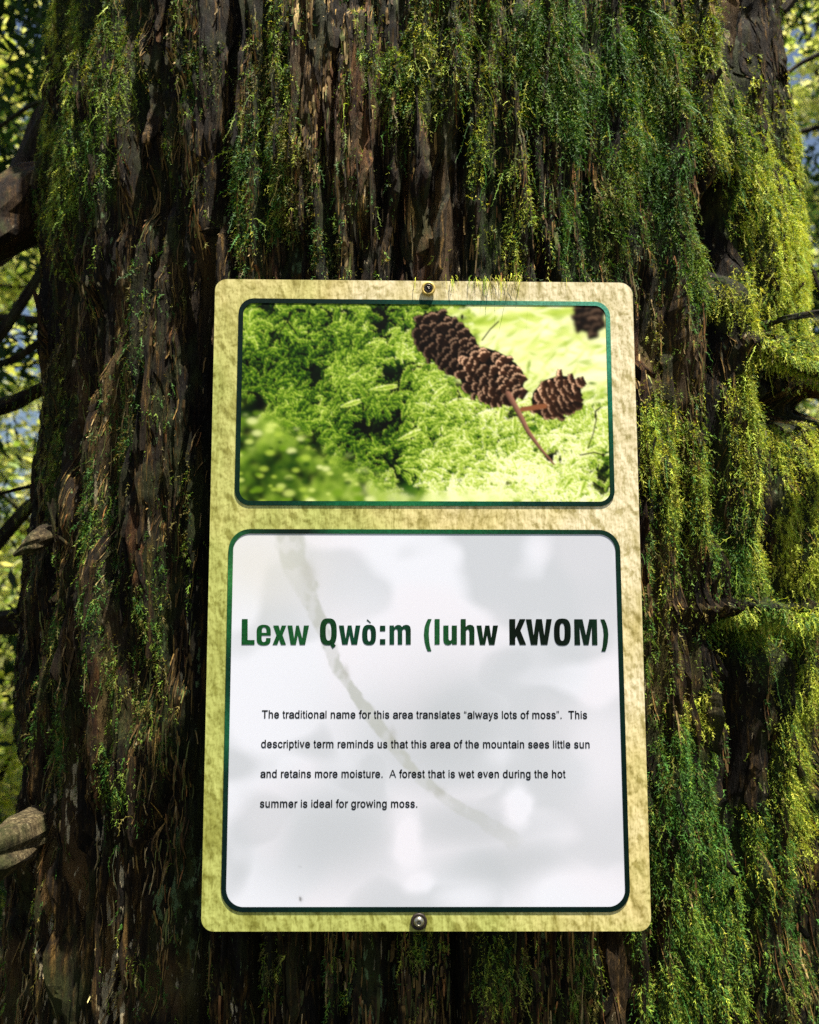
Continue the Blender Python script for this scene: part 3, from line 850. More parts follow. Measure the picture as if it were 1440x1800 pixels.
def forest_tree(kind, x, y, h, tr, label, seed, nleaf, size, pal, crown_lo, spread, name):
    rg = np.random.default_rng(seed)
    gz = ground_z(x, y) - 0.05
    root = empty(name, (x, y, gz))
    tag(root, label, 'tree' if kind != 'shrub' else 'shrub', 'forest behind the big cedar')
    base = np.array([x, y, gz])
    if kind == 'shrub':
        lf = []
        for k in range(7):
            a = rg.uniform(0, 6.28); ln = h * rg.uniform(.6, 1)
            tip = base + np.array([math.cos(a) * spread * rg.uniform(.3, 1), math.sin(a) * spread * rg.uniform(.3, 1), ln])
            mid = base * .5 + tip * .5 + np.array([0, 0, .25 * ln])
            V, F = tube([base, mid, tip], [tr, tr * .6, tr * .2], 7, .1, seed + k, False, .05)
            mesh_np('stem', V, F, M_DARKBARK, root, smooth=True)
            m_ = nleaf // 7
            t = rg.uniform(.25, 1.05, (m_, 1))
            p = base * (1 - t) ** 2 + 2 * mid * t * (1 - t) + tip * t * t
            lf.append(p + rg.normal(0, 1, (m_, 3)) * np.array([spread * .28, spread * .28, h * .09]))
        C = np.concatenate(lf)
    else:
        lean = rg.normal(0, .02, 2)
        V, F = tube([base, base + [lean[0] * h * .4, lean[1] * h * .4, h * .4], base + [lean[0] * h, lean[1] * h, h]], [tr * 1.35, tr * .8, tr * .08], 16, .12, seed, False, .06)
        mesh_np('trunk', V, F, M_DARKBARK, root, smooth=True)
        lf = []
        nb = 46
        for k in range(nb):
            f = crown_lo + (1 - crown_lo) * (k / nb) ** 1.1
            zb = h * f
            a = k * 2.4 + rg.uniform(-.3, .3)
            ln = spread * (1 - (f - crown_lo) / (1.03 - crown_lo)) * rg.uniform(.75, 1.2) + .25
            p0 = base + [lean[0] * zb, lean[1] * zb, zb]
            dr = -.28 if kind == 'cedar' else .25
            p1 = p0 + np.array([math.cos(a) * ln * .5, math.sin(a) * ln * .5, ln * dr * .25])
            p2 = p0 + np.array([math.cos(a) * ln, math.sin(a) * ln, ln * dr])
            if zb < 6.5:
                V, F = tube([p0, p1, p2], [tr * .14, tr * .09, tr * .03], 6, .1, k, False, 0)
                mesh_np('branch', V, F, M_DARKBARK, root, smooth=True)
            w_ = 2.6 if zb < 2.3 + .8 * math.hypot(x, y + .64) else .2
            m_ = int(nleaf / nb * w_)
            t = rg.uniform(.12, 1.05, (m_, 1))
            p = p0 * (1 - t) + p2 * t + np.array([0, 0, 1]) * (t * (1 - t)) * ln * dr * -.3
            off = rg.normal(0, 1, (m_, 3)) * np.array([.16, .16, .05]) * ln * .6
            off[:, 2] -= np.abs(rg.normal(0, .14, m_)) * (1.0 if kind == 'cedar' else .5)
            lf.append(p + off)
        C = np.concatenate(lf)
    # clumps: keep leaves where a coarse noise is high so the crown has gaps
    k = fbm(C[:, 0] * 2.3 + C[:, 1] * 1.7 + 40, C[:, 2] * 3.1 + C[:, 1] * 1.3 + 40, seed, 3)
    C = C[k > 0.40]
    colr = np.array(pal)[rg.integers(0, len(pal), len(C))] * rg.uniform(.7, 1.35, (len(C), 1))
    V, F, c_ = leaves(C, size, colr, rg, .35 if kind != 'cedar' else .8, .1 if kind != 'cedar' else .7, 1.5 if kind != 'cedar' else 2.6)
    mesh_np('crown', V, F, M_LEAF, root, c_)
    return root

LIME = [(.34, .42, .10), (.45, .50, .16), (.20, .32, .07), (.55, .56, .28)]
FAR = [(.50, .58, .28), (.34, .48, .16), (.62, .64, .44), (.70, .72, .56)]  # leaf colours paled to stand in for blown-out bright sky
CEDAR = [(.02, .05, .014), (.03, .075, .02), (.015, .035, .012)]
FIR = [(.04, .09, .03), (.06, .12, .03)]
MAPLE = [(.14, .21, .04), (.10, .18, .04), (.18, .22, .05)]
forest_tree('cedar', -1.62, 2.1, 9, .12, 'dark drooping cedar close behind the big trunk on the left', 31, 32000, .021, CEDAR, .05, 1.5, 'cedar_sapling')
forest_tree('maple', -2.95, 4.7, 10, .14, 'sunlit lime green maple behind the drooping cedar at left', 32, 24000, .045, LIME, .06, 2.4, 'maple_tree')
forest_tree('maple', -4.5, 7.2, 13, .12, 'tall pale green maple farthest left in the wood', 33, 28000, .075, FAR, .08, 3.4, 'maple_tree')
forest_tree('shrub', -1.9, 3.2, 1.7, .02, 'bright green leafy shrub low at the left edge', 34, 9000, .035, LIME, 0, .9, 'leafy_shrub')
forest_tree('maple', 2.75, 4.5, 10, .12, 'sunlit maple with cream bright leaves behind the right edge', 35, 20000, .045, FAR, .08, 2.2, 'maple_tree')
forest_tree('cedar', 2.0, 2.7, 9, .10, 'dark cedar close behind the mossy right edge', 36, 22000, .021, CEDAR, .08, 1.2, 'cedar_sapling')
forest_tree('fir', 5.2, 8.0, 14, .2, 'tall pale green fir farthest right in the wood', 37, 14000, .08, LIME, .08, 2.8, 'fir_tree')
forest_tree('fir', -6.6, 11.0, 16, .2, 'broad green fir standing deep in the wood at left', 38, 9000, .10, FAR, .06, 3.4, 'fir_tree')
forest_tree('maple', 8.5, 12.5, 13, .2, 'pale maple deep in the wood beyond the right edge', 40, 9000, .10, FAR, .08, 3.4, 'maple_tree')

# ------------------------------------------------------------------ the sign
sign = empty('trail_sign', (0, 0, Z0))
tag(sign, 'rectangular stone patterned sign about moss with cone photo and white text panel', 'sign')

def rounded(c4, rad, n=10, chamfer=None):
    """corner points TL, TR, BR, BL (x, z) -> rounded outline, counter-clockwise seen from the front"""
    out = []
    c4 = [np.array(c) for c in c4]
    rad = rad if isinstance(rad, (list, tuple)) else [rad] * 4
    order = [0, 3, 2, 1]
    for q in range(4):
        i = order[q]; p = c4[i]; prv = c4[order[(q - 1) % 4]]; nx = c4[order[(q + 1) % 4]]
        r = rad[i]
        u = (prv - p) / np.linalg.norm(prv - p); v = (nx - p) / np.linalg.norm(nx - p)
        for k in range(n + 1):
            a = k / n * math.pi / 2
            pt = p + u * r * (1 - math.sin(a)) + v * r * (1 - math.cos(a))
            out.append(pt)
    return np.array(out)

def px4(l): return [sgn(*p) for p in l]
C_BOARD = px4([(378.6, 490.5), (1111.8, 497), (1145.2, 1637), (353.4, 1637.5)])
U_OUT = px4([(420.5, 524.5), (1071.8, 531), (1081, 890), (412.6, 888.5)])
U_IN = px4([(428.3, 532.6), (1064.3, 538), (1073.2, 882), (420.8, 880.5)])
L_OUT = px4([(402.8, 930), (1089.2, 931.5), (1108.3, 1603), (388.6, 1603)])
L_IN = px4([(410.8, 937.8), (1081.2, 939), (1099.8, 1593.8), (397.2, 1594.2)])

def sheet(name, outline, y, mat, parent, thick=0.0):
    n = len(outline)
    cen = outline.mean(0)
    V = [(p[0], y, p[1] + Z0) for p in outline] + [(cen[0], y, cen[1] + Z0)]
    F = [(i, (i + 1) % n, n) for i in range(n)]
    if thick:
        b0 = n + 1
        V += [(p[0], y + thick, p[1] + Z0) for p in outline] + [(cen[0], y + thick, cen[1] + Z0)]
        F += [(b0 + (i + 1) % n, b0 + i, b0 + n) for i in range(n)]
        for i in range(n):
            j = (i + 1) % n
            F += [(j, i, b0 + i), (j, b0 + i, b0 + j)]
    return mesh_np(name, V, F, mat, parent)

# stone-patterned printed board
m_b, nt, b = new_mat('printed_stone_pattern')
n1 = N(nt, 'ShaderNodeTexNoise', Scale=1.0, Detail=8.0, Roughness=0.62, Distortion=0.5)
nt.links.new(coords(nt, (150, 150, 85)), n1.inputs['Vector'])
n2 = N(nt, 'ShaderNodeTexNoise', Scale=1.0, Detail=3.0, Roughness=0.5)
nt.links.new(coords(nt, (14, 14, 10)), n2.inputs['Vector'])
n3 = N(nt, 'ShaderNodeTexNoise', Scale=1.0, Detail=5.0, Roughness=0.6, Distortion=0.8)
nt.links.new(coords(nt, (62, 62, 30)), n3.inputs['Vector'])
n4 = N(nt, 'ShaderNodeTexNoise', Scale=1.0, Detail=2.0)
nt.links.new(coords(nt, (700, 700, 80)), n4.inputs['Vector'])
# ink yellow-green to cream; sunlight painted into the colour towards the upper right
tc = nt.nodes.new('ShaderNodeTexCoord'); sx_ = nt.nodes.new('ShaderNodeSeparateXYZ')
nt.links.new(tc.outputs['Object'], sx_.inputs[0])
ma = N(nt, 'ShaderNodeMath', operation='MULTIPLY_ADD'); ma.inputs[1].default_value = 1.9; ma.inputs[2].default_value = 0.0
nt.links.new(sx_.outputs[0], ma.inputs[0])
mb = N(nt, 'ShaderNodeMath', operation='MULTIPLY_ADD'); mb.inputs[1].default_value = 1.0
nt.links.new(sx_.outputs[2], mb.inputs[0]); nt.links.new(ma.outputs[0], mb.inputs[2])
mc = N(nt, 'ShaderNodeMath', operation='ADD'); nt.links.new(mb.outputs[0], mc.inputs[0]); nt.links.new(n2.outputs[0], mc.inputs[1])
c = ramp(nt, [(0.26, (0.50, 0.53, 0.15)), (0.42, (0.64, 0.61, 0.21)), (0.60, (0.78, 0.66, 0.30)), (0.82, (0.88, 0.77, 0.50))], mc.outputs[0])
def stone(scale, off, dist=0.4, det=6.0, rg_=0.6):
    outs = []
    for k in (0, 1):
        mp = nt.nodes.new('ShaderNodeMapping'); mp.inputs['Scale'].default_value = scale
        mp.inputs['Location'].default_value = (off[0] * k, 0, off[1] * k)
        nt.links.new(tc.outputs['Object'], mp.inputs[0])
        q = N(nt, 'ShaderNodeTexNoise', Scale=1.0, Detail=det, Roughness=rg_, Distortion=dist)
        nt.links.new(mp.outputs[0], q.inputs['Vector']); outs.append(q.outputs[0])
    d = N(nt, 'ShaderNodeMath', operation='SUBTRACT'); nt.links.new(outs[0], d.inputs[0]); nt.links.new(outs[1], d.inputs[1])
    e = N(nt, 'ShaderNodeMath', operation='MULTIPLY_ADD'); e.inputs[1].default_value = 2.2; e.inputs[2].default_value = .5
    nt.links.new(d.outputs[0], e.inputs[0])
    return e.outputs[0], outs[0]
e1, _ = stone((95, 95, 60), (.16, .20))
e2, _ = stone((260, 260, 190), (.22, .26), 0.2, 4.0)
blot = ramp(nt, [(0.36, (0.62, 0.60, 0.42)), (0.50, (1, 1, 1))], n3.outputs[0])
c = mix(nt, 0.8, c, mix(nt, 1.0, c, blot, 'MULTIPLY'))
c = mix(nt, 1.0, c, ramp(nt, [(0.22, (0.58, 0.56, 0.40)), (0.43, (0.93, 0.93, 0.90)), (0.56, (1.03, 1.03, 1.03)), (0.78, (1.14, 1.14, 1.2))], e1), 'MULTIPLY')
c = mix(nt, 1.0, c, ramp(nt, [(0.2, (0.74, 0.72, 0.62)), (0.5, (1, 1, 1)), (0.8, (1.10, 1.10, 1.14))], e2), 'MULTIPLY')
c = mix(nt, 0.5, c, mix(nt, 1.0, c, ramp(nt, [(0.35, (0.75, 0.73, 0.66)), (0.6, (1, 1, 1))], n4.outputs[0]), 'MULTIPLY'))
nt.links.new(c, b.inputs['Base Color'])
b.inputs['Roughness'].default_value = 0.42
b.inputs['Specular IOR Level'].default_value = 0.3
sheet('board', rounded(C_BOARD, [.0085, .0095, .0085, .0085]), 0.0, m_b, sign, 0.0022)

# frames: rings whose ink runs from near-black to sea green
def tint_mat(name, rough=0.4, spec=0.3, grain=0.0):
    m, nt, b = new_mat(name)
    at = N(nt, 'ShaderNodeVertexColor', layer_name='tint')
    c = at.outputs[0]
    if grain:
        g = N(nt, 'ShaderNodeTexNoise', Scale=900.0, Detail=2.0)
        nt.links.new(coords(nt), g.inputs['Vector'])
        c = mix(nt, grain, c, mix(nt, 1.0, c, ramp(nt, [(.3, (.4, .4, .4)), (.7, (1.6, 1.6, 1.6))], g.outputs[0]), 'MULTIPLY'))
    nt.links.new(c, b.inputs['Base Color'])
    b.inputs['Roughness'].default_value = rough
    b.inputs['Specular IOR Level'].default_value = spec
    return m
M_INK = tint_mat('printed_green_ink', 0.6, 0.08, grain=0.5)
M_PRINT = tint_mat('printed_photograph', 0.55, 0.08)
M_WHITE = tint_mat('printed_white_panel', 0.4, 0.3)

def resample(P, n):
    Q = np.vstack([P, P[:1]])
    d = np.r_[0, np.cumsum(np.linalg.norm(np.diff(Q, axis=0), axis=1))]
    t = np.linspace(0, d[-1], n, endpoint=False)
    return np.stack([np.interp(t, d, Q[:, 0]), np.interp(t, d, Q[:, 1])], 1)

def ring(name, out, inn, y, colf, parent, h=0.00035):
    n = len(out)
    V = []; F = []
    for a in (out, inn):
        for yy in (y, y - h):
            V += [(p[0], yy, p[1] + Z0) for p in a]
    # 0: out back, n: out front, 2n: in back, 3n: in front
    for i in range(n):
        j = (i + 1) % n
        F += [(n + i, n + j, 3 * n + j, 3 * n + i), (i, j, n + j, n + i), (3 * n + i, 3 * n + j, 2 * n + j, 2 * n + i)]
    V = np.array(V)
    sx, sy = survey(V)
    return mesh_np(name, V, F, M_INK, parent, colf(sx, sy))

def mixcol(pts, sx, sy):
    w = 0; c = 0
    for (x, y, rgb) in pts:
        k = 1 / (((sx - x) ** 2 + (sy - y) ** 2) ** 1.5 + 400)
        w = w + k; c = c + k[..., None] * srgb(*rgb)
    return c / w[..., None]
def upper_ink(sx, sy):
    return mixcol([(420, 560, (8, 28, 26)), (416, 700, (6, 30, 26)), (414, 850, (10, 38, 28)), (480, 527, (10, 28, 24)), (600, 528, (8, 34, 30)), (720, 530, (14, 60, 48)), (830, 532, (30, 96, 76)),
                   (960, 533, (86, 150, 124)), (1060, 540, (84, 156, 132)), (1070, 620, (60, 140, 112)), (1073, 700, (24, 104, 80)), (1076, 770, (12, 70, 50)), (1078, 830, (12, 50, 36)), (1060, 886, (8, 36, 28)),
                   (960, 886, (6, 44, 40)), (820, 886, (16, 84, 58)), (700, 885, (30, 110, 66)), (600, 885, (16, 90, 56)), (500, 884, (8, 44, 36))], sx, sy)
def lower_ink(sx, sy):
    return mixcol([(410, 970, (30, 84, 50)), (403, 1010, (52, 120, 62)), (401, 1080, (26, 84, 44)), (398, 1180, (10, 46, 34)), (396, 1300, (24, 84, 56)), (394, 1380, (10, 40, 32)), (390, 1500, (6, 26, 26)), (400, 1600, (6, 26, 26)),
                   (470, 933, (10, 30, 24)), (560, 934, (12, 26, 20)), (600, 934, (22, 84, 50)), (700, 934, (26, 92, 56)), (820, 935, (20, 82, 48)), (950, 935, (14, 60, 40)), (1070, 940, (12, 42, 30)),
                   (1092, 1050, (8, 38, 28)), (1095, 1200, (6, 32, 26)), (1100, 1400, (4, 24, 20)), (1104, 1560, (4, 24, 20)), (750, 1598, (6, 26, 22)), (1000, 1598, (6, 28, 24))], sx, sy)
u_out, u_in = resample(rounded(U_OUT, .0110), 240), None
def ring_pair(O, I, ro, ri, n=12):
    a = rounded(O, ro, n); b_ = rounded(I, ri, n)
    # subdivide the straight runs alike
    A, B = [], []
    m_ = len(a)
    for i in range(m_):
        j = (i + 1) % m_
        k = 12 if (i % (n + 1)) == n else 1
        for t in range(k):
            A.append(a[i] + (a[j] - a[i]) * t / k); B.append(b_[i] + (b_[j] - b_[i]) * t / k)
    return np.array(A), np.array(B)
UO, UI = ring_pair(U_OUT, U_IN, .0110, .0080)
LO, LI = ring_pair(L_OUT, L_IN, .0150, .0118)
ring('photo_border', UO, UI, -0.0002, upper_ink, sign)
ring('panel_border', LO, LI, -0.0002, lower_ink, sign)

def inside_poly(x, z, poly):
    r = np.zeros(x.shape, bool)
    n = len(poly)
    for i in range(n):
        x1, z1 = poly[i]; x2, z2 = poly[(i + 1) % n]
        if z1 == z2: continue
        cond = ((z1 > z) != (z2 > z)) & (x < (x2 - x1) * (z - z1) / (z2 - z1) + x1)
        r ^= cond
    return r

def print_sheet(name, c4, nx, ny, rgb, y, mat, parent, rr, label=None):
    """a flat print: a fine grid between four corners whose points carry the ink; corners cut round"""
    u = np.linspace(0, 1, nx); v = np.linspace(0, 1, ny)
    U, Vv = np.meshgrid(u, v)
    TL, TR, BR, BL = c4
    P = (TL * ((1 - U) * (1 - Vv))[..., None] + TR * (U * (1 - Vv))[..., None] + BR * (U * Vv)[..., None] + BL * ((1 - U) * Vv)[..., None])
    V = np.stack([P[..., 0], np.full(U.shape, y), P[..., 1] + Z0], -1).reshape(-1, 3)
    idx = np.arange(nx * ny).reshape(ny, nx)
    F = np.stack([idx[:-1, :-1], idx[1:, :-1], idx[1:, 1:], idx[:-1, 1:]], -1).reshape(-1, 4)
    cen = V[F].mean(1)
    poly = rounded(c4, rr, 12)
    ok = inside_poly(cen[:, 0], cen[:, 2] - Z0, poly)
    F = F[ok]
    used = np.unique(F)
    remap = np.full(len(V), -1); remap[used] = np.arange(len(used))
    o = mesh_np(name, V[used], remap[F], mat, parent, rgb.reshape(-1, 3)[used])
    if label: o['label'] = label
    return o

# ---- the printed photograph: moss fronds and cones, painted stroke by stroke
def gauss(a, s):
    if s <= 0: return a
    r = int(s * 3) + 1
    k = np.exp(-np.arange(-r, r + 1) ** 2 / (2 * s * s)); k /= k.sum()
    p = np.pad(a, ((r, r), (0, 0), (0, 0)), 'edge')
    a = sum(k[i] * p[i:i + a.shape[0]] for i in range(2 * r + 1))
    p = np.pad(a, ((0, 0), (r, r), (0, 0)), 'edge')
    return sum(k[i] * p[:, i:i + a.shape[1]] for i in range(2 * r + 1))

def paint_photo():
    Wp, Hp = 650, 350
    rg = np.random.default_rng(99)
    yy, xx = np.mgrid[0:Hp, 0:Wp].astype(float)
    g = lambda x, y: (x - 424, y - 535)         # survey px -> print px
    def tone(x, y):
        """0..1 lightness of the moss at a print position"""
        t = 0.32 + 0.36 * smooth01(200, 520, x) + 0.10 * smooth01(150, 330, y) * smooth01(100, 420, x)
        t = t - 0.14 * np.exp(-(((x - 60) / 90) ** 2 + ((y - 110) / 40) ** 2)) - 0.22 * np.exp(-(((x - 225) / 70) ** 2 + ((y - 235) / 45) ** 2))
        t = t + 0.10 * np.exp(-(((x - 120) / 60) ** 2 + ((y - 30) / 30) ** 2)) - .15 * np.exp(-(((x - 20) / 70) ** 2 + ((y - 320) / 50) ** 2))
        t = t + 0.25 * np.exp(-(((x - 300) / 120) ** 2 + ((y - 340) / 22) ** 2))
        t = t - 0.30 * np.exp(-(((x - 640) / 45) ** 2 + ((y - 300) / 45) ** 2)) - .15 * np.exp(-(((x - 480) / 70) ** 2 + ((y - 240) / 35) ** 2))
        t = t + 0.5 * (fbm(x / 46 + 7, y / 34 + 3, 5, 4) - 0.5)
        return np.clip(t, 0, 1)
    stops = np.array([0, .16, .34, .52, .70, .86, 1.0])
    cols = np.array([srgb(6, 12, 6), srgb(16, 44, 14), srgb(60, 104, 22), srgb(128, 162, 42), srgb(188, 208, 92), srgb(222, 232, 146), srgb(246, 246, 208)])
    def pal(t):
        return np.stack([np.interp(t, stops, cols[:, i]) for i in range(3)], -1)
    # far, washed-out background upper right
    far = 0.93 + 0.26 * (fbm(xx / 60, yy / 16, 8, 3) - .5) - 0.25 * np.exp(-(((yy - (42 - (xx - 330) * .12)) / 8) ** 2)) * (xx > 330)
    img = pal(np.clip(tone(xx, yy) - 0.30, 0.0, 1))
    wf = smooth01(0, 1, ((xx - 330) / 90)) * smooth01(0, 1, (165 + (xx - 330) * 0.10 - yy) / 60)
    img = img * (1 - wf[..., None]) + pal(np.clip(far, 0, 1)) * wf[..., None]
    far_img = None
    def splat(px, py, c, size):
        """stamp points in order; size 1 or 2"""
        for dx in range(size):
            for dy in range(size):
                ix = (px + dx - size / 2 + .5).astype(int); iy = (py + dy - size / 2 + .5).astype(int)
                ok = (ix >= 0) & (ix < Wp) & (iy >= 0) & (iy < Hp)
                img[iy[ok], ix[ok]] = c[ok]
    hmask = np.zeros((Hp, Wp))
    def hollows():
        # dark hollows
        for cx, cy, rx, ry, s in [(452, 655, 34, 14, .9), (508, 560, 22, 7, .5), (620, 610, 26, 9, .8), (545, 700, 18, 6, .8), (640, 760, 40, 20, .95), (675, 815, 22, 18, .95), (600, 800, 18, 14, .7), (440, 870, 26, 18, .6),
                                  (735, 650, 22, 9, .9), (700, 690, 22, 8, .8), (972, 805, 30, 12, 1), (1055, 850, 22, 24, 1), (1040, 820, 20, 14, .8), (905, 735, 22, 20, .85), (850, 725, 30, 10, .9), (800, 690, 20, 16, .9),
                                  (815, 815, 12, 7, .8), (880, 850, 20, 8, .8), (790, 832, 10, 6, .7), (1052, 712, 16, 5, .8), (452, 540, 18, 6, .9), (470, 600, 14, 24, .5), (660, 545, 12, 6, .9), (560, 620, 14, 14, .5)]:
            x0, y0 = g(cx, cy)
            wv = 1 + 1.1 * (fbm(xx / 7, yy / 7, int(cx), 3) - .5) * 2
            k = (s * np.exp(-((((xx - x0) / rx) ** 2 + ((yy - y0) / ry) ** 2) * wv.clip(.3, 3)) ** 1.4))[..., None]
            img[:] = img * (1 - k) + srgb(8, 14, 7) * k
            hmask[:] = np.maximum(hmask, k[..., 0])
        
    # fronds
    for layer in range(9):
        n = 1700
        if layer == 4: hollows()
        x0 = rg.uniform(-20, Wp + 20, n); y0 = rg.uniform(-10, Hp + 20, n)
        o = np.argsort(y0); x0 = x0[o]; y0 = y0[o]
        t = tone(x0, y0) + 0.06 * (layer - 4.9) + rg.normal(0, .05, n)
        gap = fbm(x0 / 30 + 3, y0 / 24, 77, 3)
        ok = (rg.random(n) > wf[np.clip(y0, 0, Hp - 1).astype(int), np.clip(x0, 0, Wp - 1).astype(int)]) & (gap > 0.42 - 0.1 * (x0 > 330)) & (rg.random(n) > 1.15 * hmask[np.clip(y0, 0, Hp - 1).astype(int), np.clip(x0, 0, Wp - 1).astype(int)] * (layer >= 4))
        x0, y0, t = x0[ok], y0[ok], t[ok]; n = len(x0)
        ang = rg.normal(-0.35, 0.8, n) + np.where(x0 < 250, -.3, 0)
        L = rg.uniform(9, 34, n)
        nb = 13
        for k in range(nb):
            s = k / nb
            bx = x0 + np.cos(ang + .22 * s) * L * s; by = y0 + np.sin(ang + .22 * s) * L * s
            bl = (5.6 * np.sin(math.pi * (0.12 + .8 * (1 - s)))) * (L / 26) ** .6 * rg.uniform(.6, 1.3, n)
            kv = rg.normal(0, .07, n)
            for side in (-1, 1):
                a2 = ang + .3 * s + side * (0.62 + .08 * (k % 3))
                for q in np.linspace(0, 1, 12):
                    px = bx + np.cos(a2) * bl * q; py = by + np.sin(a2) * bl * q
                    tt = t + 0.16 * q * q - 0.04 + (0.08 if side < 0 else -0.10) + kv + rg.normal(0, .03, n)
                    splat(px, py, pal(np.clip(tt, 0, 1)), 1)
    # lower-left out-of-focus foreground with light discs
    blur = gauss(img, 3.6)
    for _ in range(150):
        cx, cy = rg.uniform(-10, 260), rg.uniform(175, 350)
        if cy < 170 + cx * .5: continue
        r = rg.uniform(3, 8)
        k = np.exp(-((((xx - cx) / (r * 1.3)) ** 2 + ((yy - cy) / (r * .8)) ** 2) ** 2))[..., None] * .75
        blur = blur * (1 - k) + pal(np.full(xx.shape, rg.choice([.25, .5, .68, .8, .9]) * 1.0)) * k
    blur = gauss(blur, 1.2)
    wb = smooth01(-25, 45, (yy - 155) - xx * 0.62)[..., None]
    img[:] = img * (1 - wb) + blur * wb
    wbb = (smooth01(315, 345, yy) * smooth01(180, 300, xx) * (1 - smooth01(420, 560, xx)))[..., None]
    img[:] = img * (1 - wbb) + gauss(img, 4) * wbb
    # the far moss at upper right: pale fronds out of focus
    for _ in range(420):
        cx, cy = rg.uniform(330, 650), rg.uniform(-5, 215)
        if wf[int(np.clip(cy, 0, Hp - 1)), int(cx)] < .3: continue
        an = rg.normal(-.25, .5); ll = rg.uniform(7, 20); ww = rg.uniform(2, 4.5)
        y0_, y1_, x0_, x1_ = int(max(cy - 28, 0)), int(min(cy + 28, Hp)), int(max(cx - 28, 0)), int(min(cx + 28, Wp))
        if y1_ <= y0_: continue
        sx_, sy_ = xx[y0_:y1_, x0_:x1_], yy[y0_:y1_, x0_:x1_]
        du = (sx_ - cx) * math.cos(an) + (sy_ - cy) * math.sin(an); dv = -(sx_ - cx) * math.sin(an) + (sy_ - cy) * math.cos(an)
        k = (np.exp(-((du / ll) ** 2 + ((dv + .02 * du * du / ww) / ww) ** 2) ** 1.5) * .7)[..., None]
        tone_ = rg.choice([.62, .72, .82, .95, 1.0], p=[.12, .2, .23, .25, .2])
        img[y0_:y1_, x0_:x1_] = img[y0_:y1_, x0_:x1_] * (1 - k) + pal(np.array(tone_)) * k
    img[:] = img * (1 - wf[..., None]) + gauss(img, 1.5) * wf[..., None]
    # a few bright fronds in front of the hollows
    for (fx, fy, an, L) in [(650, 690, -.15, 50), (600, 720, -.3, 36), (700, 778, -.4, 44), (880, 745, -1.4, 24), (905, 765, -1.5, 28), (1020, 870, -1.2, 24), (990, 862, -.9, 26), (760, 705, -.7, 30)]:
        x0, y0 = g(fx, fy)
        for k in range(30):
            s = k / 30
            bx = x0 + math.cos(an) * L * s; by = y0 + math.sin(an) * L * s
            bl = 6 * math.sin(math.pi * (.15 + .8 * (1 - s)))
            for side in (-1, 1):
                q = np.linspace(0, 1, 10)
                a2 = an + side * .8
                splat(bx + np.cos(a2) * bl * q, by + np.sin(a2) * bl * q, pal(np.clip(.62 + .3 * q + rg.uniform(-.12, .12) - .1 * (side > 0), 0, 1)), 1)
    # cones
    def cone(cx, cy, ang, hl, hw, nrow, light, seed, blurry=0):
        r = np.random.default_rng(seed)
        x0, y0 = g(cx, cy)
        ca, sa = math.cos(ang), math.sin(ang)
        u = ((xx - x0) * ca + (yy - y0) * sa) / hl; v = (-(xx - x0) * sa + (yy - y0) * ca) / hw
        body = (np.abs(u) ** 2.4 + np.abs(v) ** 2.2 + .18 * (fbm(xx / 6, yy / 6, seed, 2) - .5)) < 1
        img[body] = srgb(20, 12, 8)
        # overlapping woody scales in staggered rows, drawn from the stalk end to the tip; each has a pale worn lip
        lx, ly = -ca, -sa
        nr = max(4, int(hl * 2 / 11.5))
        for i in range(nr, -1, -1):
            uu = -1.0 + 2.0 * i / nr
            span = (max(0, 1 - abs(uu) ** 2.4)) ** (1 / 2.2)
            nc = max(2, int(hw * 2 * span / 12.5))
            for j in range(nc + 1):
                vv = span * (-1 + 2 * (j + .5 * (i % 2)) / nc) if nc else 0
                vv = np.clip(vv, -span, span) * .97
                px = x0 + (uu * hl) * ca - (vv * hw) * sa + r.normal(0, 2.2); py = y0 + (uu * hl) * sa + (vv * hw) * ca + r.normal(0, 2.2)
                a = math.atan2(ly, lx) + vv * -.45 + r.normal(0, .18)
                w_, h_ = 7.6 * r.uniform(.7, 1.35), 8.5 * r.uniform(.7, 1.3)
                f = (xx - px) * math.cos(a) + (yy - py) * math.sin(a)          # towards the lip
                t_ = -(xx - px) * math.sin(a) + (yy - py) * math.cos(a)
                lip = h_ * .55 * (1 - (t_ / w_) ** 2) + .8 * np.sin(t_ * 1.3 + i + j)
                ins = (np.abs(t_) < w_) & (f < lip) & (f > -h_)
                dist = (lip - f)
                lum = light * r.uniform(.55, 1.2) * (1.05 - .40 * vv)
                rim = np.clip(1 - np.abs(dist - 1.8) / 2.3, 0, 1)[..., None]
                under_ = np.clip(1 - dist / (h_ * 1.1), 0, 1)[..., None] ** 1.6
                c_ = (srgb(74, 48, 33) * (.35 + 1.2 * under_) + srgb(188, 160, 136) * rim * (.70 + .5 * math.cos(a + 1.9))) * lum
                img[ins] = c_[ins]
                edge = (np.abs(t_) < w_ + 1) & (f >= lip) & (f < lip + 1.6)
                img[edge] = img[edge] * .35
    cone(1041, 556, 1.3, 30, 26, 5, .45, 5)
    bx0, by0 = g(1041, 560)
    k = smooth01(60, 40, np.hypot(xx - bx0, yy - by0))[..., None]
    img[:] = img * (1 - k) + gauss(img, 2.2) * k
    cone(788, 604, .72, 66, 41, 12, .62, 1)
    cone(866, 664, .5, 60, 44, 10, 1.35, 2)
    cone(981, 700, -.5, 46, 34, 9, 1.85, 3)
    # stalk
    pts = np.array([g(*p) for p in [(895, 695), (912, 725), (930, 762), (950, 790), (974, 818)]])
    tt = np.linspace(0, 4, 160)
    sxp = np.interp(tt, range(5), pts[:, 0]); syp = np.interp(tt, range(5), pts[:, 1])
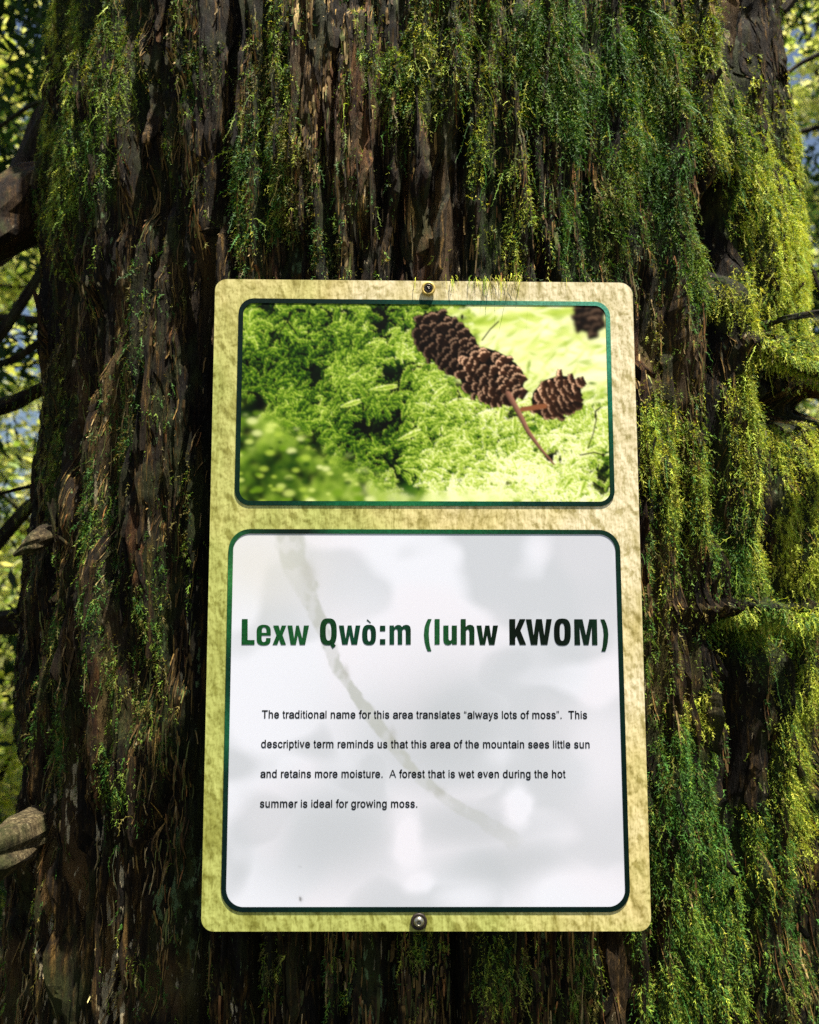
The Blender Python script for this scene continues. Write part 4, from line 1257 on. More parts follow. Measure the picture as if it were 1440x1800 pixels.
    for i, (a, b_) in enumerate(zip(sxp, syp)):
        w_ = 5.6 - 3.8 * (i / 160) ** 1.5
        d = np.hypot(xx - a, yy - b_)
        k = np.clip(w_ - d, 0, 1)[..., None]
        sh = np.clip(((xx - a) - (yy - b_)) / w_ * .35 + .6, .2, 1.2)[..., None]
        img[:] = img * (1 - k) + (srgb(172, 128, 108) * sh) * k
    sxp = np.linspace(g(920, 722)[0], g(960, 716)[0], 40); syp = np.linspace(g(920, 722)[1], g(960, 716)[1], 40)
    for a, b_ in zip(sxp, syp):
        k = np.clip(4.6 - np.hypot(xx - a, yy - b_), 0, 1)[..., None]
        img[:] = img * (1 - k) + srgb(150, 100, 70) * k
    # thin sporophyte stalks
    for pl in [[(1034, 790), (1044, 765), (1050, 740), (1049, 725)], [(1020, 802), (1045, 797), (1062, 802)], [(520, 590), (505, 570), (508, 552)], [(468, 620), (490, 590), (506, 565), (510, 552)], [(850, 600), (865, 580), (880, 566)], [(1049, 725), (1058, 718)]]:
        P = np.array([g(*p) for p in pl]); tt = np.linspace(0, len(P) - 1, 80)
        for a, b_ in zip(np.interp(tt, range(len(P)), P[:, 0]), np.interp(tt, range(len(P)), P[:, 1])):
            k = np.clip(1.5 - np.hypot(xx - a, yy - b_), 0, 1)[..., None] * .8
            img[:] = img * (1 - k) + srgb(30, 30, 16) * k
    for (a, b_) in [(1049, 733), (1061, 802), (509, 556), (674, 728), (815, 558)]:
        a, b_ = g(a, b_)
        k = np.clip(1.6 - np.hypot((xx - a), (yy - b_) * .6) / 2.2, 0, 1)[..., None]
        img[:] = img * (1 - k) + srgb(24, 22, 14) * k
    img = gauss(img, 0.8)
    return np.clip(1.12 * np.clip(img, 0, 1) ** 1.22, 0, .95)

photo = paint_photo()
# grid spans the ring's inner outline, tucked a hair under it
def down_to(img, nx, ny):
    H_, W_ = img.shape[:2]
    u = np.linspace(0, W_ - 1.001, nx); v = np.linspace(0, H_ - 1.001, ny)
    iu, iv = u.astype(int), v.astype(int); fu = (u - iu)[None, :, None]; fv = (v - iv)[:, None, None]
    a = img[iv][:, iu]; b_ = img[iv][:, iu + 1]; c_ = img[iv + 1][:, iu]; d = img[iv + 1][:, iu + 1]
    return (a * (1 - fu) + b_ * fu) * (1 - fv) + (c_ * (1 - fu) + d * fu) * fv
def grow(c4, d):
    TL, TR, BR, BL = [np.array(c) for c in c4]
    return [TL + [-d, d], TR + [d, d], BR + [d, -d], BL + [-d, -d]]
print_sheet('photo_print', grow(U_IN, .0006), 430, 232, down_to(photo, 430, 232), -0.00022, M_PRINT, sign, .0084, 'printed photo of brown cones lying on green moss')

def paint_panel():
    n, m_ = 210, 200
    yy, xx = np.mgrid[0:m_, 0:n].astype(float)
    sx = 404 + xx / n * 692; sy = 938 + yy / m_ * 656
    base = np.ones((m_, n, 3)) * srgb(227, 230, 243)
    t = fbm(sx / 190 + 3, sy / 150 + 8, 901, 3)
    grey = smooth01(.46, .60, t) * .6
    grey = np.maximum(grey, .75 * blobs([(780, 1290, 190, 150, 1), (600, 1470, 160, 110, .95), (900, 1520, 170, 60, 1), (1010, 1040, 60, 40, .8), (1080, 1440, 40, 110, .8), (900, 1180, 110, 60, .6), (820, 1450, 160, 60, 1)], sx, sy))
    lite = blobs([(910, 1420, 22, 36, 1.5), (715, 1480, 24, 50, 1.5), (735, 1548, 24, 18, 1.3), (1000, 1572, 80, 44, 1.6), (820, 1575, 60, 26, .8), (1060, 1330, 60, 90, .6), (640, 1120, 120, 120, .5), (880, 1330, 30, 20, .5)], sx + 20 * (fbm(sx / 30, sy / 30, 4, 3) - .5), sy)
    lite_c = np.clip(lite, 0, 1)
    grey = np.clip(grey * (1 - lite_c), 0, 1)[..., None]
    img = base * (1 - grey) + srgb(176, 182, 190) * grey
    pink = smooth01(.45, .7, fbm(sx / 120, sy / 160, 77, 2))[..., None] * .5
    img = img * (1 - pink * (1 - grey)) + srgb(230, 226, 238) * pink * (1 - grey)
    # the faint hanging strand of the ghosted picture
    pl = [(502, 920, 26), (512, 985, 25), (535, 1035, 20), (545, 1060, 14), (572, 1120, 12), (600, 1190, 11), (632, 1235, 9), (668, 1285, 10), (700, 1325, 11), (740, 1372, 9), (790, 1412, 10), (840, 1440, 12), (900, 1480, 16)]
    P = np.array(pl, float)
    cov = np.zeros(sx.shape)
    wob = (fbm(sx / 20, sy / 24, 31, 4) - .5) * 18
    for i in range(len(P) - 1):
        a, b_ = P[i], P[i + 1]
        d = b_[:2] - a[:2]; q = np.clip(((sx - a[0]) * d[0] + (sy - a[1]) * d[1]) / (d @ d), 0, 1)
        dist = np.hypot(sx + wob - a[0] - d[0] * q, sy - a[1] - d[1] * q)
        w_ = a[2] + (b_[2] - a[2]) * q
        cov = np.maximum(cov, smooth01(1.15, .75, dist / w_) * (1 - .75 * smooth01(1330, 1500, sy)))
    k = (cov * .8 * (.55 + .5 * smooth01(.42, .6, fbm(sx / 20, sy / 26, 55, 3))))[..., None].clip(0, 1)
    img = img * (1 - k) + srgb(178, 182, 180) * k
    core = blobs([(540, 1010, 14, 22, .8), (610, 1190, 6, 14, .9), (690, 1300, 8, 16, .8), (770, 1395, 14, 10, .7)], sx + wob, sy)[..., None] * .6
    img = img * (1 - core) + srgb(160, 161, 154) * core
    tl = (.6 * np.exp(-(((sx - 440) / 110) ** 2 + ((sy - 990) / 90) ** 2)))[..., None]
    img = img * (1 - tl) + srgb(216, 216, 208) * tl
    # specks of dirt
    for (a, b_, r) in [(533, 1576, 2.4), (531, 1522, 1.1)]:
        k = np.exp(-((sx - a) ** 2 + (sy - b_) ** 2 * .5) / (r * r))[..., None]
        img = img * (1 - k) + srgb(70, 66, 58) * k
    return img
panel_rgb = paint_panel()
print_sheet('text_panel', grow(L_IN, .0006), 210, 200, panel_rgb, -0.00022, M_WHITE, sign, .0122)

# ---- lettering
def flat_mesh(name, contours, y, mat, parent, colf=None):
    """contours in survey px, filled even-odd by a 2D curve, converted to one flat mesh on the sign"""
    cu = bpy.data.curves.new(name, 'CURVE')
    cu.dimensions = '2D'; cu.fill_mode = 'BOTH'
    for c_ in contours:
        s = cu.splines.new('POLY'); s.points.add(len(c_) - 1)
        for i, (x, z) in enumerate(c_):
            s.points[i].co = (x, z, 0, 1)
        s.use_cyclic_u = True
    tmp = bpy.data.objects.new('tmp', cu); COL.objects.link(tmp)
    dg = bpy.context.evaluated_depsgraph_get(); dg.update()
    me = bpy.data.meshes.new_from_object(tmp.evaluated_get(dg))
    bpy.data.objects.remove(tmp)
    V = np.array([v.co[:] for v in me.vertices]); T = []
    me.calc_loop_triangles()
    T = np.array([t.vertices[:] for t in me.loop_triangles])
    V3 = np.stack([V[:, 0], np.full(len(V), y), V[:, 1] + Z0], -1)
    cc = None
    if colf:
        sx, sy = survey(V3); cc = colf(sx, sy)
    return mesh_np(name, V3, T, mat, parent, cc)

def sup(x0, x1, y0, y1, n=2.7, k=40):
    t = np.linspace(0, 2 * math.pi, k, endpoint=False)
    c_, s_ = np.cos(t), np.sin(t)
    return [((x0 + x1) / 2 + (x1 - x0) / 2 * np.sign(a) * abs(a) ** (2 / n), (y0 + y1) / 2 + (y1 - y0) / 2 * np.sign(b_) * abs(b_) ** (2 / n)) for a, b_ in zip(c_, s_)]

def arc(cx, cy, rx, ry, a0, a1, k=8, n=2.5):
    out = []
    for t in np.linspace(math.radians(a0), math.radians(a1), k):
        a, b_ = math.cos(t), math.sin(t)
        out.append((cx + rx * np.sign(a) * abs(a) ** (2 / n), cy + ry * np.sign(b_) * abs(b_) ** (2 / n)))
    return out
W1 = lambda p: p
e_out = [(508, 378), (362, 378), (362, 435)] + arc(397, 435, 35, 46, 180, 0, 9, 2.2)[0:0] + [(365, 455), (374, 474), (397, 483), (420, 474), (431, 455), (433, 418), (505, 418), (503, 450)] + \
        arc(395, 440, 110, 94, 15, 180, 12) + arc(395, 310, 111, 102, 180, 360, 18)
GLY = [
    ('letter', 420, 1075, 9, [[(50, 118), (142, 118), (140, 450), (250, 450), (250, 525), (44, 525)]]),
    ('letter', 420, 1075, 9, [e_out, [(367, 335), (367, 290), (372, 265), (386, 250), (405, 248), (424, 254), (436, 272), (440, 300), (440, 335)]]),
    ('letter', 420, 1075, 9, [[(545, 220), (630, 220), (654, 302), (680, 220), (752, 220), (692, 372), (748, 525), (668, 525), (640, 440), (610, 525), (535, 525), (598, 372)]]),
    ('letter', 420, 1075, 9, [[(772, 220), (848, 220), (876, 425), (907, 220), (950, 220), (1005, 425), (1030, 220), (1112, 220), (1050, 525), (965, 525), (935, 370), (905, 525), (822, 525)]]),
    ('letter', 550, 1075, 8, [sup(102, 338, 95, 472, 2.9), sup(182, 262, 158, 408, 2.6)]),
    ('letter_tail', 550, 1075, 8, [[(222, 425), (262, 400), (325, 480), (280, 520)]]),
    ('letter', 550, 1075, 8, [[(368, 195), (437, 195), (462, 378), (492, 195), (546, 195), (577, 378), (603, 195), (670, 195), (625, 463), (545, 463), (518, 328), (492, 463), (415, 463)]]),
    ('letter', 550, 1075, 8, [sup(695, 890, 185, 470, 2.8), sup(768, 820, 240, 418, 2.4), [(755, 120), (770, 108), (820, 156), (810, 163)]]),
    ('colon', 550, 1075, 8, [[(945, 198), (1020, 198), (1020, 275), (945, 275)], [(945, 387), (1020, 387), (1020, 463), (945, 463)]]),
    ('letter', 550, 1075, 8, [[(1080, 463), (1080, 195), (1140, 195), (1143, 222), (1165, 198), (1195, 187), (1230, 190), (1255, 215), (1275, 195), (1310, 185), (1345, 190), (1368, 210), (1378, 250), (1378, 463), (1308, 463),
                                (1308, 275), (1300, 250), (1282, 244), (1265, 255), (1258, 275), (1258, 463), (1195, 463), (1195, 275), (1187, 250), (1168, 244), (1152, 255), (1145, 275), (1145, 463)]]),
    ('bracket', 735, 1075, 9, [[(155, 118), (215, 118), (190, 190), (176, 260), (170, 360), (178, 480), (190, 550), (212, 627), (152, 627), (125, 560), (104, 480), (92, 365), (104, 240), (128, 175)]]),
    ('letter', 735, 1075, 9, [[(262, 118), (342, 118), (342, 520), (262, 520)]]),
    ('letter', 735, 1075, 9, [[(400, 220), (482, 220), (482, 425), (490, 452), (508, 460), (526, 450), (534, 425), (534, 220), (615, 220), (615, 520), (540, 520), (536, 495), (515, 520), (475, 530), (435, 522), (408, 490), (400, 440)]]),
    ('letter', 735, 1075, 9, [[(675, 118), (755, 118), (755, 240), (785, 215), (825, 207), (865, 218), (888, 250), (892, 300), (892, 523), (812, 523), (812, 320), (805, 290), (788, 280), (768, 288), (758, 315), (758, 523), (675, 523)]]),
    ('letter', 735, 1075, 9, [[(925, 220), (1003, 220), (1030, 425), (1062, 220), (1128, 220), (1160, 420), (1185, 220), (1265, 220), (1210, 525), (1125, 525), (1092, 370), (1062, 525), (980, 525)]]),
    ('letter', 885, 1075, 7.2, [[(74, 95), (150, 95), (150, 225), (205, 95), (279, 95), (215, 240), (288, 420), (208, 420), (165, 308), (150, 335), (150, 420), (78, 420)]]),
    ('letter', 885, 1075, 7.2, [[(284, 97), (355, 97), (382, 305), (412, 95), (487, 95), (518, 305), (543, 95), (612, 95), (558, 420), (475, 420), (448, 235), (430, 420), (348, 420)]]),
    ('letter', 885, 1075, 7.2, [sup(640, 852, 88, 430, 2.9), sup(712, 775, 148, 370, 2.6)]),
    ('letter', 885, 1075, 7.2, [[(895, 97), (1000, 97), (1045, 300), (1085, 97), (1183, 97), (1190, 422), (1122, 422), (1118, 190), (1078, 422), (1015, 422), (962, 185), (972, 422), (900, 422)]]),
    ('bracket', 885, 1075, 7.2, [[(1225, 98), (1278, 98), (1302, 150), (1320, 215), (1328, 290), (1320, 390), (1308, 450), (1290, 505), (1238, 505), (1256, 430), (1268, 290), (1260, 210), (1245, 150)]]),
]
def head_ink(sx, sy):
    return mixcol([(430, 1110, (18, 76, 36)), (470, 1110, (20, 78, 36)), (530, 1110, (24, 80, 42)), (575, 1110, (16, 52, 24)), (620, 1110, (14, 62, 42)), (660, 1110, (10, 48, 30)), (700, 1110, (18, 66, 46)), (720, 1110, (10, 44, 26)),
                   (750, 1110, (34, 88, 50)), (770, 1110, (24, 84, 44)), (800, 1110, (22, 62, 32)), (830, 1110, (14, 48, 26)), (860, 1110, (8, 28, 16)), (900, 1110, (6, 14, 8)), (980, 1110, (6, 16, 10)), (1030, 1110, (10, 30, 22)), (1066, 1110, (14, 48, 26))], sx, sy)
heading = None
root_head = None
for gi_, (nm, ox, oy, s, cs) in enumerate(GLY):
    cc = [[tuple(sgn(ox + x / s, oy + y / s)) for (x, y) in c_] for c_ in cs]
    flat_mesh(nm, cc, -0.00040 - (0.00002 if nm == 'letter_tail' else 0), M_INK, sign, head_ink)

m_k, nt, b = new_mat('printed_black_ink')
nzk = N(nt, 'ShaderNodeTexNoise', Scale=400.0, Detail=2.0)
nt.links.new(coords(nt), nzk.inputs['Vector'])
nt.links.new(ramp(nt, [(.3, (.003, .003, .003)), (.7, (.006, .006, .006))], nzk.outputs[0]), b.inputs['Base Color'])
b.inputs['Roughness'].default_value = 0.6
b.inputs['Specular IOR Level'].default_value = 0.08
LINES = [("The traditional name for this area translates \u201calways lots of moss\u201d.  This", (460.6, 1262.3), (1032.2, 1263.3)),
         ("descriptive term reminds us that this area of the mountain sees little sun", (459.2, 1314.2), (1036.6, 1315.0)),
         ("and retains more moisture.  A forest that is wet even during the hot", (458.0, 1366.6), (994.3, 1367.0)),
         ("summer is ideal for growing moss.", (457.0, 1419.0), (733.8, 1419.2))]
GLYPHS = {
    'a': [[[161,397],[194,399],[217,398],[242,394],[269,386],[294,373],[317,354],[336,327],[348,293],[352,252],[352,-15],[262,-15],[262,37],[281,37],[276,29],[262,14],[244,-1],[221,-13],[193,-21],[160,-24],[122,-20],[88,-9],[58,10],[35,36],[20,69],[15,108],[19,141],[30,169],[48,190],[70,206],[95,217],[122,225],[149,231],[176,235],[207,239],[232,242],[248,244],[257,248],[259,250],[261,256],[261,256],[259,275],[253,289],[245,300],[233,308],[217,314],[196,316],[173,314],[155,308],[140,300],[128,290],[120,279],[108,256],[19,282],[45,331],[69,357],[97,377],[128,390]],[[277,172],[264,168],[250,164],[234,161],[218,158],[202,156],[188,155],[178,153],[158,150],[140,144],[125,138],[115,129],[109,119],[107,105],[109,92],[114,81],[123,73],[135,66],[151,62],[170,60],[198,63],[221,72],[238,85],[250,101],[258,119],[261,139],[261,161]]],
    'b': [[[38,-15],[38,524],[129,524],[129,334],[110,334],[114,340],[126,356],[143,372],[165,386],[194,396],[229,400],[278,393],[321,373],[357,341],[383,299],[400,248],[405,189],[400,130],[384,78],[357,36],[322,3],[278,-17],[230,-23],[195,-20],[166,-10],[143,5],[126,21],[114,37],[110,44],[127,44],[127,-15]],[[152,282],[139,257],[131,226],[128,189],[131,152],[139,121],[153,95],[171,77],[193,66],[220,62],[248,66],[270,78],[288,97],[302,122],[310,154],[313,189],[310,225],[302,256],[289,281],[271,299],[248,311],[220,315],[192,311],[170,300]]],
    'c': [[[155,393],[207,399],[237,397],[264,392],[290,382],[314,368],[334,351],[352,331],[366,307],[382,267],[293,244],[284,270],[278,281],[270,290],[261,299],[250,305],[238,310],[223,314],[208,315],[178,310],[154,298],[136,279],[122,253],[114,222],[111,187],[114,154],[122,123],[136,97],[154,78],[178,66],[208,62],[224,63],[238,66],[251,71],[262,78],[271,87],[279,97],[285,108],[295,135],[383,113],[368,71],[354,47],[336,27],[315,9],[291,-5],[265,-15],[237,-21],[207,-23],[155,-17],[109,4],[71,36],[42,78],[25,129],[19,187],[25,246],[42,298],[71,340],[109,373]]],
    'd': [[[296,334],[296,524],[387,524],[387,-15],[298,-15],[298,44],[315,44],[311,37],[298,21],[281,5],[259,-10],[230,-20],[195,-23],[146,-17],[103,3],[67,36],[41,78],[24,130],[19,189],[25,248],[41,299],[68,341],[104,373],[147,393],[195,400],[231,396],[260,386],[282,372],[299,356],[311,340],[314,334]],[[232,311],[205,315],[176,311],[154,299],[136,281],[122,256],[114,225],[111,189],[114,154],[123,122],[136,97],[154,78],[177,66],[205,62],[232,66],[254,77],[272,95],[285,121],[294,152],[297,189],[294,226],[286,257],[272,282],[255,300]]],
    'e': [[[153,393],[205,400],[238,397],[271,388],[302,373],[330,352],[353,323],[371,287],[382,244],[386,194],[386,154],[60,154],[60,236],[388,236],[297,176],[292,235],[284,263],[271,285],[254,301],[232,311],[205,315],[177,311],[155,301],[136,284],[122,263],[114,238],[111,210],[111,178],[114,142],[124,113],[139,91],[159,75],[183,65],[213,61],[232,63],[248,67],[263,74],[275,83],[284,96],[297,123],[386,101],[366,56],[346,29],[320,7],[288,-10],[252,-20],[212,-23],[157,-17],[109,3],[70,36],[42,78],[25,129],[19,187],[25,245],[42,296],[69,339],[107,372]]],
    'f': [[[157,542],[187,545],[208,544],[225,542],[239,538],[261,531],[237,449],[218,456],[212,457],[204,458],[195,459],[176,456],[166,449],[159,438],[157,418],[157,-15],[66,-15],[66,432],[70,466],[83,494],[103,517],[129,532]],[[-9,394],[-9,312],[243,312],[243,394]]],
    'g': [[[147,393],[196,400],[231,396],[260,386],[283,372],[299,356],[312,340],[316,334],[298,334],[298,394],[387,394],[387,-10],[382,-58],[363,-98],[334,-129],[296,-150],[254,-162],[207,-166],[165,-163],[129,-154],[98,-140],[72,-121],[52,-100],[29,-64],[106,-21],[122,-44],[132,-55],[144,-66],[160,-74],[180,-80],[206,-82],[244,-77],[272,-63],[290,-40],[296,-4],[296,53],[314,53],[310,47],[298,31],[281,16],[259,2],[230,-7],[195,-10],[148,-4],[105,14],[69,43],[42,83],[25,133],[19,191],[25,249],[41,300],[68,342],[104,373]],[[233,311],[205,315],[177,311],[154,299],[136,281],[123,257],[114,227],[111,193],[114,158],[123,128],[136,105],[154,88],[177,78],[205,74],[233,78],[255,88],[273,104],[286,127],[294,157],[297,193],[294,228],[286,258],[273,282],[255,300]]],
    'h': [[[38,-15],[38,524],[129,524],[129,272],[79,272],[111,341],[143,374],[183,393],[227,400],[267,395],[303,382],[332,359],[354,328],[368,288],[372,241],[372,-15],[281,-15],[281,234],[276,270],[262,294],[240,309],[210,314],[188,311],[168,304],[152,292],[140,275],[132,254],[129,226],[129,-15]]],
    'i': [[[0,0],[88,0],[88,372],[0,372]],[[0,438],[88,438],[88,509],[0,509]]],
    'l': [[[0,0],[88,0],[88,509],[0,509]]],
    'm': [[[192,398],[220,401],[263,394],[298,372],[322,338],[342,280],[291,280],[309,328],[326,353],[348,373],[375,389],[404,398],[437,401],[472,397],[504,385],[532,365],[554,336],[568,299],[572,256],[572,-15],[481,-15],[481,252],[476,283],[462,301],[443,312],[418,315],[398,313],[382,307],[368,296],[359,283],[352,267],[350,246],[350,-15],[259,-15],[259,258],[255,283],[243,300],[224,311],[199,315],[181,313],[165,307],[150,296],[139,282],[131,263],[129,237],[129,-15],[38,-15],[38,394],[127,394],[127,280],[86,280],[104,330],[121,355],[142,375],[166,390]]],
    'n': [[[183,393],[227,400],[267,395],[302,382],[332,359],[354,328],[368,288],[372,241],[372,-15],[281,-15],[281,234],[276,270],[262,294],[240,309],[210,314],[188,311],[168,304],[152,292],[140,275],[132,254],[129,226],[129,-15],[38,-15],[38,394],[127,394],[127,272],[79,272],[111,341],[143,374]]],
    'o': [[[155,393],[207,400],[260,393],[307,373],[345,340],[373,298],[390,246],[396,187],[390,129],[373,78],[345,36],[307,4],[260,-17],[207,-23],[155,-17],[109,4],[71,36],[42,78],[25,129],[19,187],[25,246],[42,298],[71,340],[109,373]],[[207,315],[178,310],[154,298],[136,279],[122,253],[114,222],[111,187],[114,154],[122,123],[136,97],[154,78],[178,66],[207,62],[237,66],[261,78],[280,97],[293,123],[301,154],[304,187],[301,222],[293,253],[279,279],[261,298],[237,310]]],
    'p': [[[194,396],[229,400],[278,393],[321,373],[357,341],[383,299],[400,248],[405,189],[400,130],[384,78],[357,36],[322,3],[278,-17],[230,-23],[195,-20],[166,-10],[143,5],[127,21],[114,37],[110,44],[129,44],[129,-158],[38,-158],[38,394],[127,394],[127,334],[110,334],[114,340],[126,356],[143,372],[165,386]],[[139,257],[131,226],[128,189],[131,152],[139,121],[153,95],[171,77],[193,66],[220,62],[248,66],[270,78],[288,97],[302,122],[310,154],[313,189],[310,225],[302,256],[289,281],[271,299],[248,311],[220,315],[192,311],[170,300],[152,282]]],
    'r': [[[177,395],[212,400],[221,400],[230,399],[238,399],[258,398],[258,304],[236,308],[228,309],[218,310],[208,311],[185,308],[166,301],[151,290],[139,276],[131,258],[129,236],[129,-15],[38,-15],[38,394],[127,394],[127,336],[107,336],[118,356],[144,380]]],
    's': [[[146,396],[187,399],[226,396],[260,386],[288,370],[311,349],[327,323],[344,279],[260,260],[246,289],[233,304],[215,314],[187,317],[160,314],[140,304],[128,292],[124,277],[126,265],[134,255],[150,246],[176,237],[234,224],[281,207],[317,182],[339,148],[346,107],[341,70],[325,38],[299,12],[266,-7],[226,-19],[182,-23],[142,-20],[107,-11],[76,5],[50,28],[32,57],[16,105],[103,124],[118,88],[133,73],[154,64],[181,61],[213,64],[236,75],[249,88],[253,103],[250,115],[243,125],[230,133],[208,141],[145,156],[97,172],[61,197],[39,232],[32,274],[37,309],[53,340],[77,366],[109,384]]],
    't': [[[50,92],[50,486],[141,486],[141,99],[143,81],[148,72],[155,67],[171,65],[176,65],[183,66],[192,67],[213,71],[231,-9],[206,-16],[194,-18],[181,-19],[167,-19],[120,-12],[81,10],[57,46]],[[-9,394],[-9,312],[219,312],[219,394]]],
    'u': [[[38,138],[38,394],[129,394],[129,145],[134,110],[148,85],[170,71],[201,65],[222,68],[242,75],[258,87],[270,104],[278,126],[281,153],[281,394],[372,394],[372,-15],[283,-15],[283,107],[331,107],[298,38],[266,5],[227,-14],[183,-20],[143,-16],[108,-2],[78,20],[56,52],[42,92]]],
    'v': [[[152,-15],[-4,394],[95,394],[179,160],[191,125],[201,91],[211,57],[225,6],[164,6],[179,57],[188,91],[198,125],[210,160],[294,394],[393,394],[237,-15]]],
    'w': [[[126,-15],[2,394],[98,394],[148,218],[158,181],[168,140],[179,95],[194,26],[146,26],[161,93],[171,138],[181,180],[192,218],[241,394],[328,394],[376,218],[386,180],[396,139],[407,94],[421,26],[373,26],[388,94],[398,139],[409,180],[419,218],[469,394],[565,394],[441,-15],[357,-15],[304,168],[297,194],[290,221],[283,249],[276,277],[269,305],[257,353],[310,353],[298,305],[291,277],[284,249],[277,221],[270,194],[262,168],[210,-15]]],
    'y': [[[147,-2],[-4,394],[95,394],[179,160],[191,125],[201,91],[210,57],[226,6],[164,6],[179,57],[188,91],[198,125],[210,160],[295,394],[393,394],[218,-64],[205,-93],[188,-117],[168,-136],[145,-150],[120,-158],[92,-160],[76,-160],[62,-158],[51,-155],[29,-148],[50,-69],[74,-73],[89,-75],[101,-74],[110,-71],[119,-64],[128,-51],[137,-30]]],
    'T': [[[17,437],[17,524],[432,524],[432,437],[272,437],[272,-15],[178,-15],[178,437]]],
    '.': [[[0,0],[100,0],[100,76],[0,76]]],
    'A': [[[0,0],[102,0],[178,152],[490,152],[572,0],[669,0],[392,509],[277,509]],[[210,208],[458,208],[334,440]]],
    '“': [[[0,344],[95,344],[95,422],[50,422],[62,462],[95,484],[80,509],[30,484],[0,434]],[[140,344],[235,344],[235,422],[190,422],[202,462],[235,484],[220,509],[170,484],[140,434]]],
    '”': [[[95,509],[0,509],[0,431],[45,431],[33,391],[0,369],[15,344],[65,369],[95,419]],[[235,509],[140,509],[140,431],[185,431],[173,391],[140,369],[155,344],[205,369],[235,419]]],
}
ADVANCE = {'a': 556, 'b': 556, 'c': 500, 'd': 556, 'e': 556, 'f': 278, 'g': 556, 'h': 556, 'i': 222, 'k': 500, 'l': 222, 'm': 833, 'n': 556, 'o': 556, 'p': 556, 'r': 333, 's': 500, 't': 278, 'u': 556, 'v': 500, 'w': 722, 'x': 500, 'y': 500, 'T': 611, 'A': 667, ' ': 278, '.': 278, '“': 333, '”': 333}
EXTENT = {'a': (36, 522), 'b': (66, 522), 'c': (39, 491), 'd': (34, 492), 'e': (37, 515), 'f': (9, 312), 'g': (32, 491), 'h': (66, 487), 'i': (58, 163), 'k': (66, 500), 'l': (58, 160), 'm': (66, 766), 'n': (66, 487), 'o': (33, 517), 'p': (66, 517), 'r': (65, 346), 's': (31, 461), 't': (17, 270), 'u': (64, 487), 'v': (13, 487), 'w': (3, 711), 'x': (7, 491), 'y': (16, 488), 'T': (23, 588), 'A': (-1, 668), '.': (84, 200), '“': (46, 281), '”': (46, 281)}
def layout(txt):
    pen = 0; cs = []
    for ch in txt:
        if ch in GLYPHS:
            g = GLYPHS[ch]; lo = min(p[0] for c in g for p in c); hi = max(p[0] for c in g for p in c)
            e0, e1 = EXTENT[ch]
            for c in g:
                cs.append([(pen + e0 + (p[0] - lo) * (e1 - e0) / (hi - lo), p[1] * 716 / 509.0) for p in c])
        pen += ADVANCE[ch]
    return cs
for txt, p0, p1 in LINES:
    cs = layout(txt)
    a, b2 = sgn(*p0), sgn(*p1)
    x0_ = min(p[0] for c in cs for p in c); x1_ = max(p[0] for c in cs for p in c)
    k = (b2[0] - a[0]) / (x1_ - x0_)
    kz = np.linalg.norm(sgn(p0[0], p0[1] - 13.6) - a) / 716
    cc = [[(a[0] + (p[0] - x0_) * k, a[1] + p[1] * kz + (b2[1] - a[1]) * (p[0] - x0_) / (x1_ - x0_)) for p in c] for c in cs]
    flat_mesh('text_line', cc, -0.00036, m_k, sign)

# ---- screws and washers
def lathe(prof, cx, cz, n=40):
    V = []; F = []
    for (r, y) in prof:
        for k in range(n):
            a = 2 * math.pi * k / n
            V.append((cx + r * math.cos(a), y, cz + r * math.sin(a)))
    for i in range(len(prof) - 1):
        for k in range(n):
            F.append((i * n + k, i * n + (k + 1) % n, (i + 1) * n + (k + 1) % n, (i + 1) * n + k))
    return V, F
def metal(name, col, rough, met=1.0):
    m, nt, b = new_mat(name)
    nz = N(nt, 'ShaderNodeTexNoise', Scale=600.0, Detail=4.0)
    nt.links.new(coords(nt), nz.inputs['Vector'])
    nt.links.new(ramp(nt, [(.35, tuple(c * .55 for c in col)), (.6, col)], nz.outputs[0]), b.inputs['Base Color'])
    b.inputs['Metallic'].default_value = met
    b.inputs['Roughness'].default_value = rough
    bp = N(nt, 'ShaderNodeBump', Strength=.2, Distance=.0002)
    nt.links.new(nz.outputs[0], bp.inputs['Height']); nt.links.new(bp.outputs[0], b.inputs['Normal'])
    return m
M_BRASS = metal('brass_washer', (.72, .52, .13), .45, .35)
M_DSTEEL = metal('dark_screw_steel', (.045, .034, .03), .35, .6)
M_STEEL = metal('worn_screw_steel', (.45, .43, .34), .32, .9)
M_RUBBER = metal('weathered_washer', (.03, .02, .016), .5, .2)

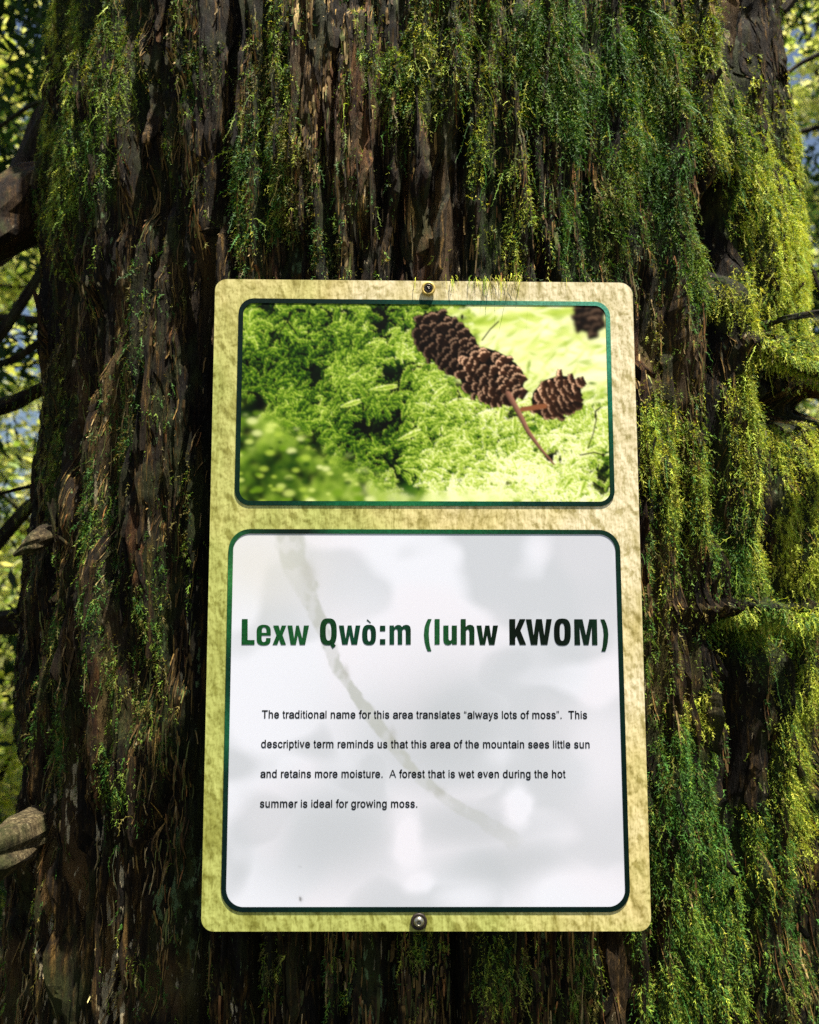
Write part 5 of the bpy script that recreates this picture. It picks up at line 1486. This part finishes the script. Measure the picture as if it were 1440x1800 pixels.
def screw(px_, py_, wmat, hmat, wr, label, tilt=0.0, far=0.0, domed=False):
    c_ = sgn(px_, py_); cx, cz = c_[0], c_[1] + Z0
    root = bpy.data.objects.new('screw', None); root.parent = sign; COL.objects.link(root)
    root.location = (c_[0], 0, c_[1]); root['label'] = label
    f = -far
    V, F = lathe([(0.0020, f - .0002), (wr, f - .0002), (wr, f - .0010), (wr * .93, f - .0016), (wr * .72, f - .0015), (wr * .60, f - .0009), (.0018, f - .0008)], cx, cz)
    mesh_np('washer', V, F, wmat, root, smooth=True)
    hr = wr * (.60 if not domed else .66)
    if domed:
        prof = [(hr, f - .0009), (hr, f - .0016), (hr * .92, f - .0026), (hr * .7, f - .0034), (hr * .42, f - .0038), (hr * .36, f - .0036), (hr * .30, f - .0022), (0, f - .0020)]
    else:
        prof = [(hr, f - .0008), (hr * .97, f - .0017), (hr * .8, f - .0019), (hr * .66, f - .0013), (hr * .4, f - .0012), (hr * .34, f - .0019), (0, f - .0020)]
    V, F = lathe(prof, cx, cz)
    h = mesh_np('screw_head', V, F, hmat, root, smooth=True)
    # shank into the trunk
    V, F = lathe([(.0019, f - .0008), (.0019, .030), (0, .034)], cx, cz, 16)
    mesh_np('shank', V, F, M_DSTEEL, root, smooth=True)
    # drive recess pins
    for k in range(3):
        a = k * 2.094 + .5
        V, F = lathe([(.00032, f - .0014), (.00032, f - .0024), (0, f - .0025)], cx + math.cos(a) * .0008, cz + math.sin(a) * .0008, 8)
        mesh_np('drive_pin', V, F, M_STEEL, root, smooth=True)
screw(753, 508.8, M_BRASS, M_DSTEEL, .0051, 'screw in a yellow brass washer at the top edge', 0, .0012)
screw(736.5, 1619.5, M_RUBBER, M_STEEL, .0056, 'shiny domed screw in a dark washer at the bottom edge', 0, .0, True)

# wisps of moss that trail over the top edge of the board
rg = np.random.default_rng(5)
wx = np.concatenate([rg.normal(870, 26, 34), rg.normal(800, 5, 6), rg.normal(912, 4, 5), rg.normal(850, 60, 14)])
wp = np.array([on_plane(x, 487 + rg.uniform(-6, 4), -0.002) for x in wx])
wn_ = np.tile(np.array([0, -1.0, 0]), (len(wp), 1))
V, F, C = shoots(wp, wn_, rg.uniform(.006, .017, len(wp)), PAL[rg.choice([2, 3, 0], len(wp))] * 1.6, rg, 7, .45, None, .00025, .06, .22)
V[:, 1] = np.minimum(V[:, 1], -0.0007)
tag(mesh_np('moss', V, F, M_MOSS, tree, C), kind='stuff')
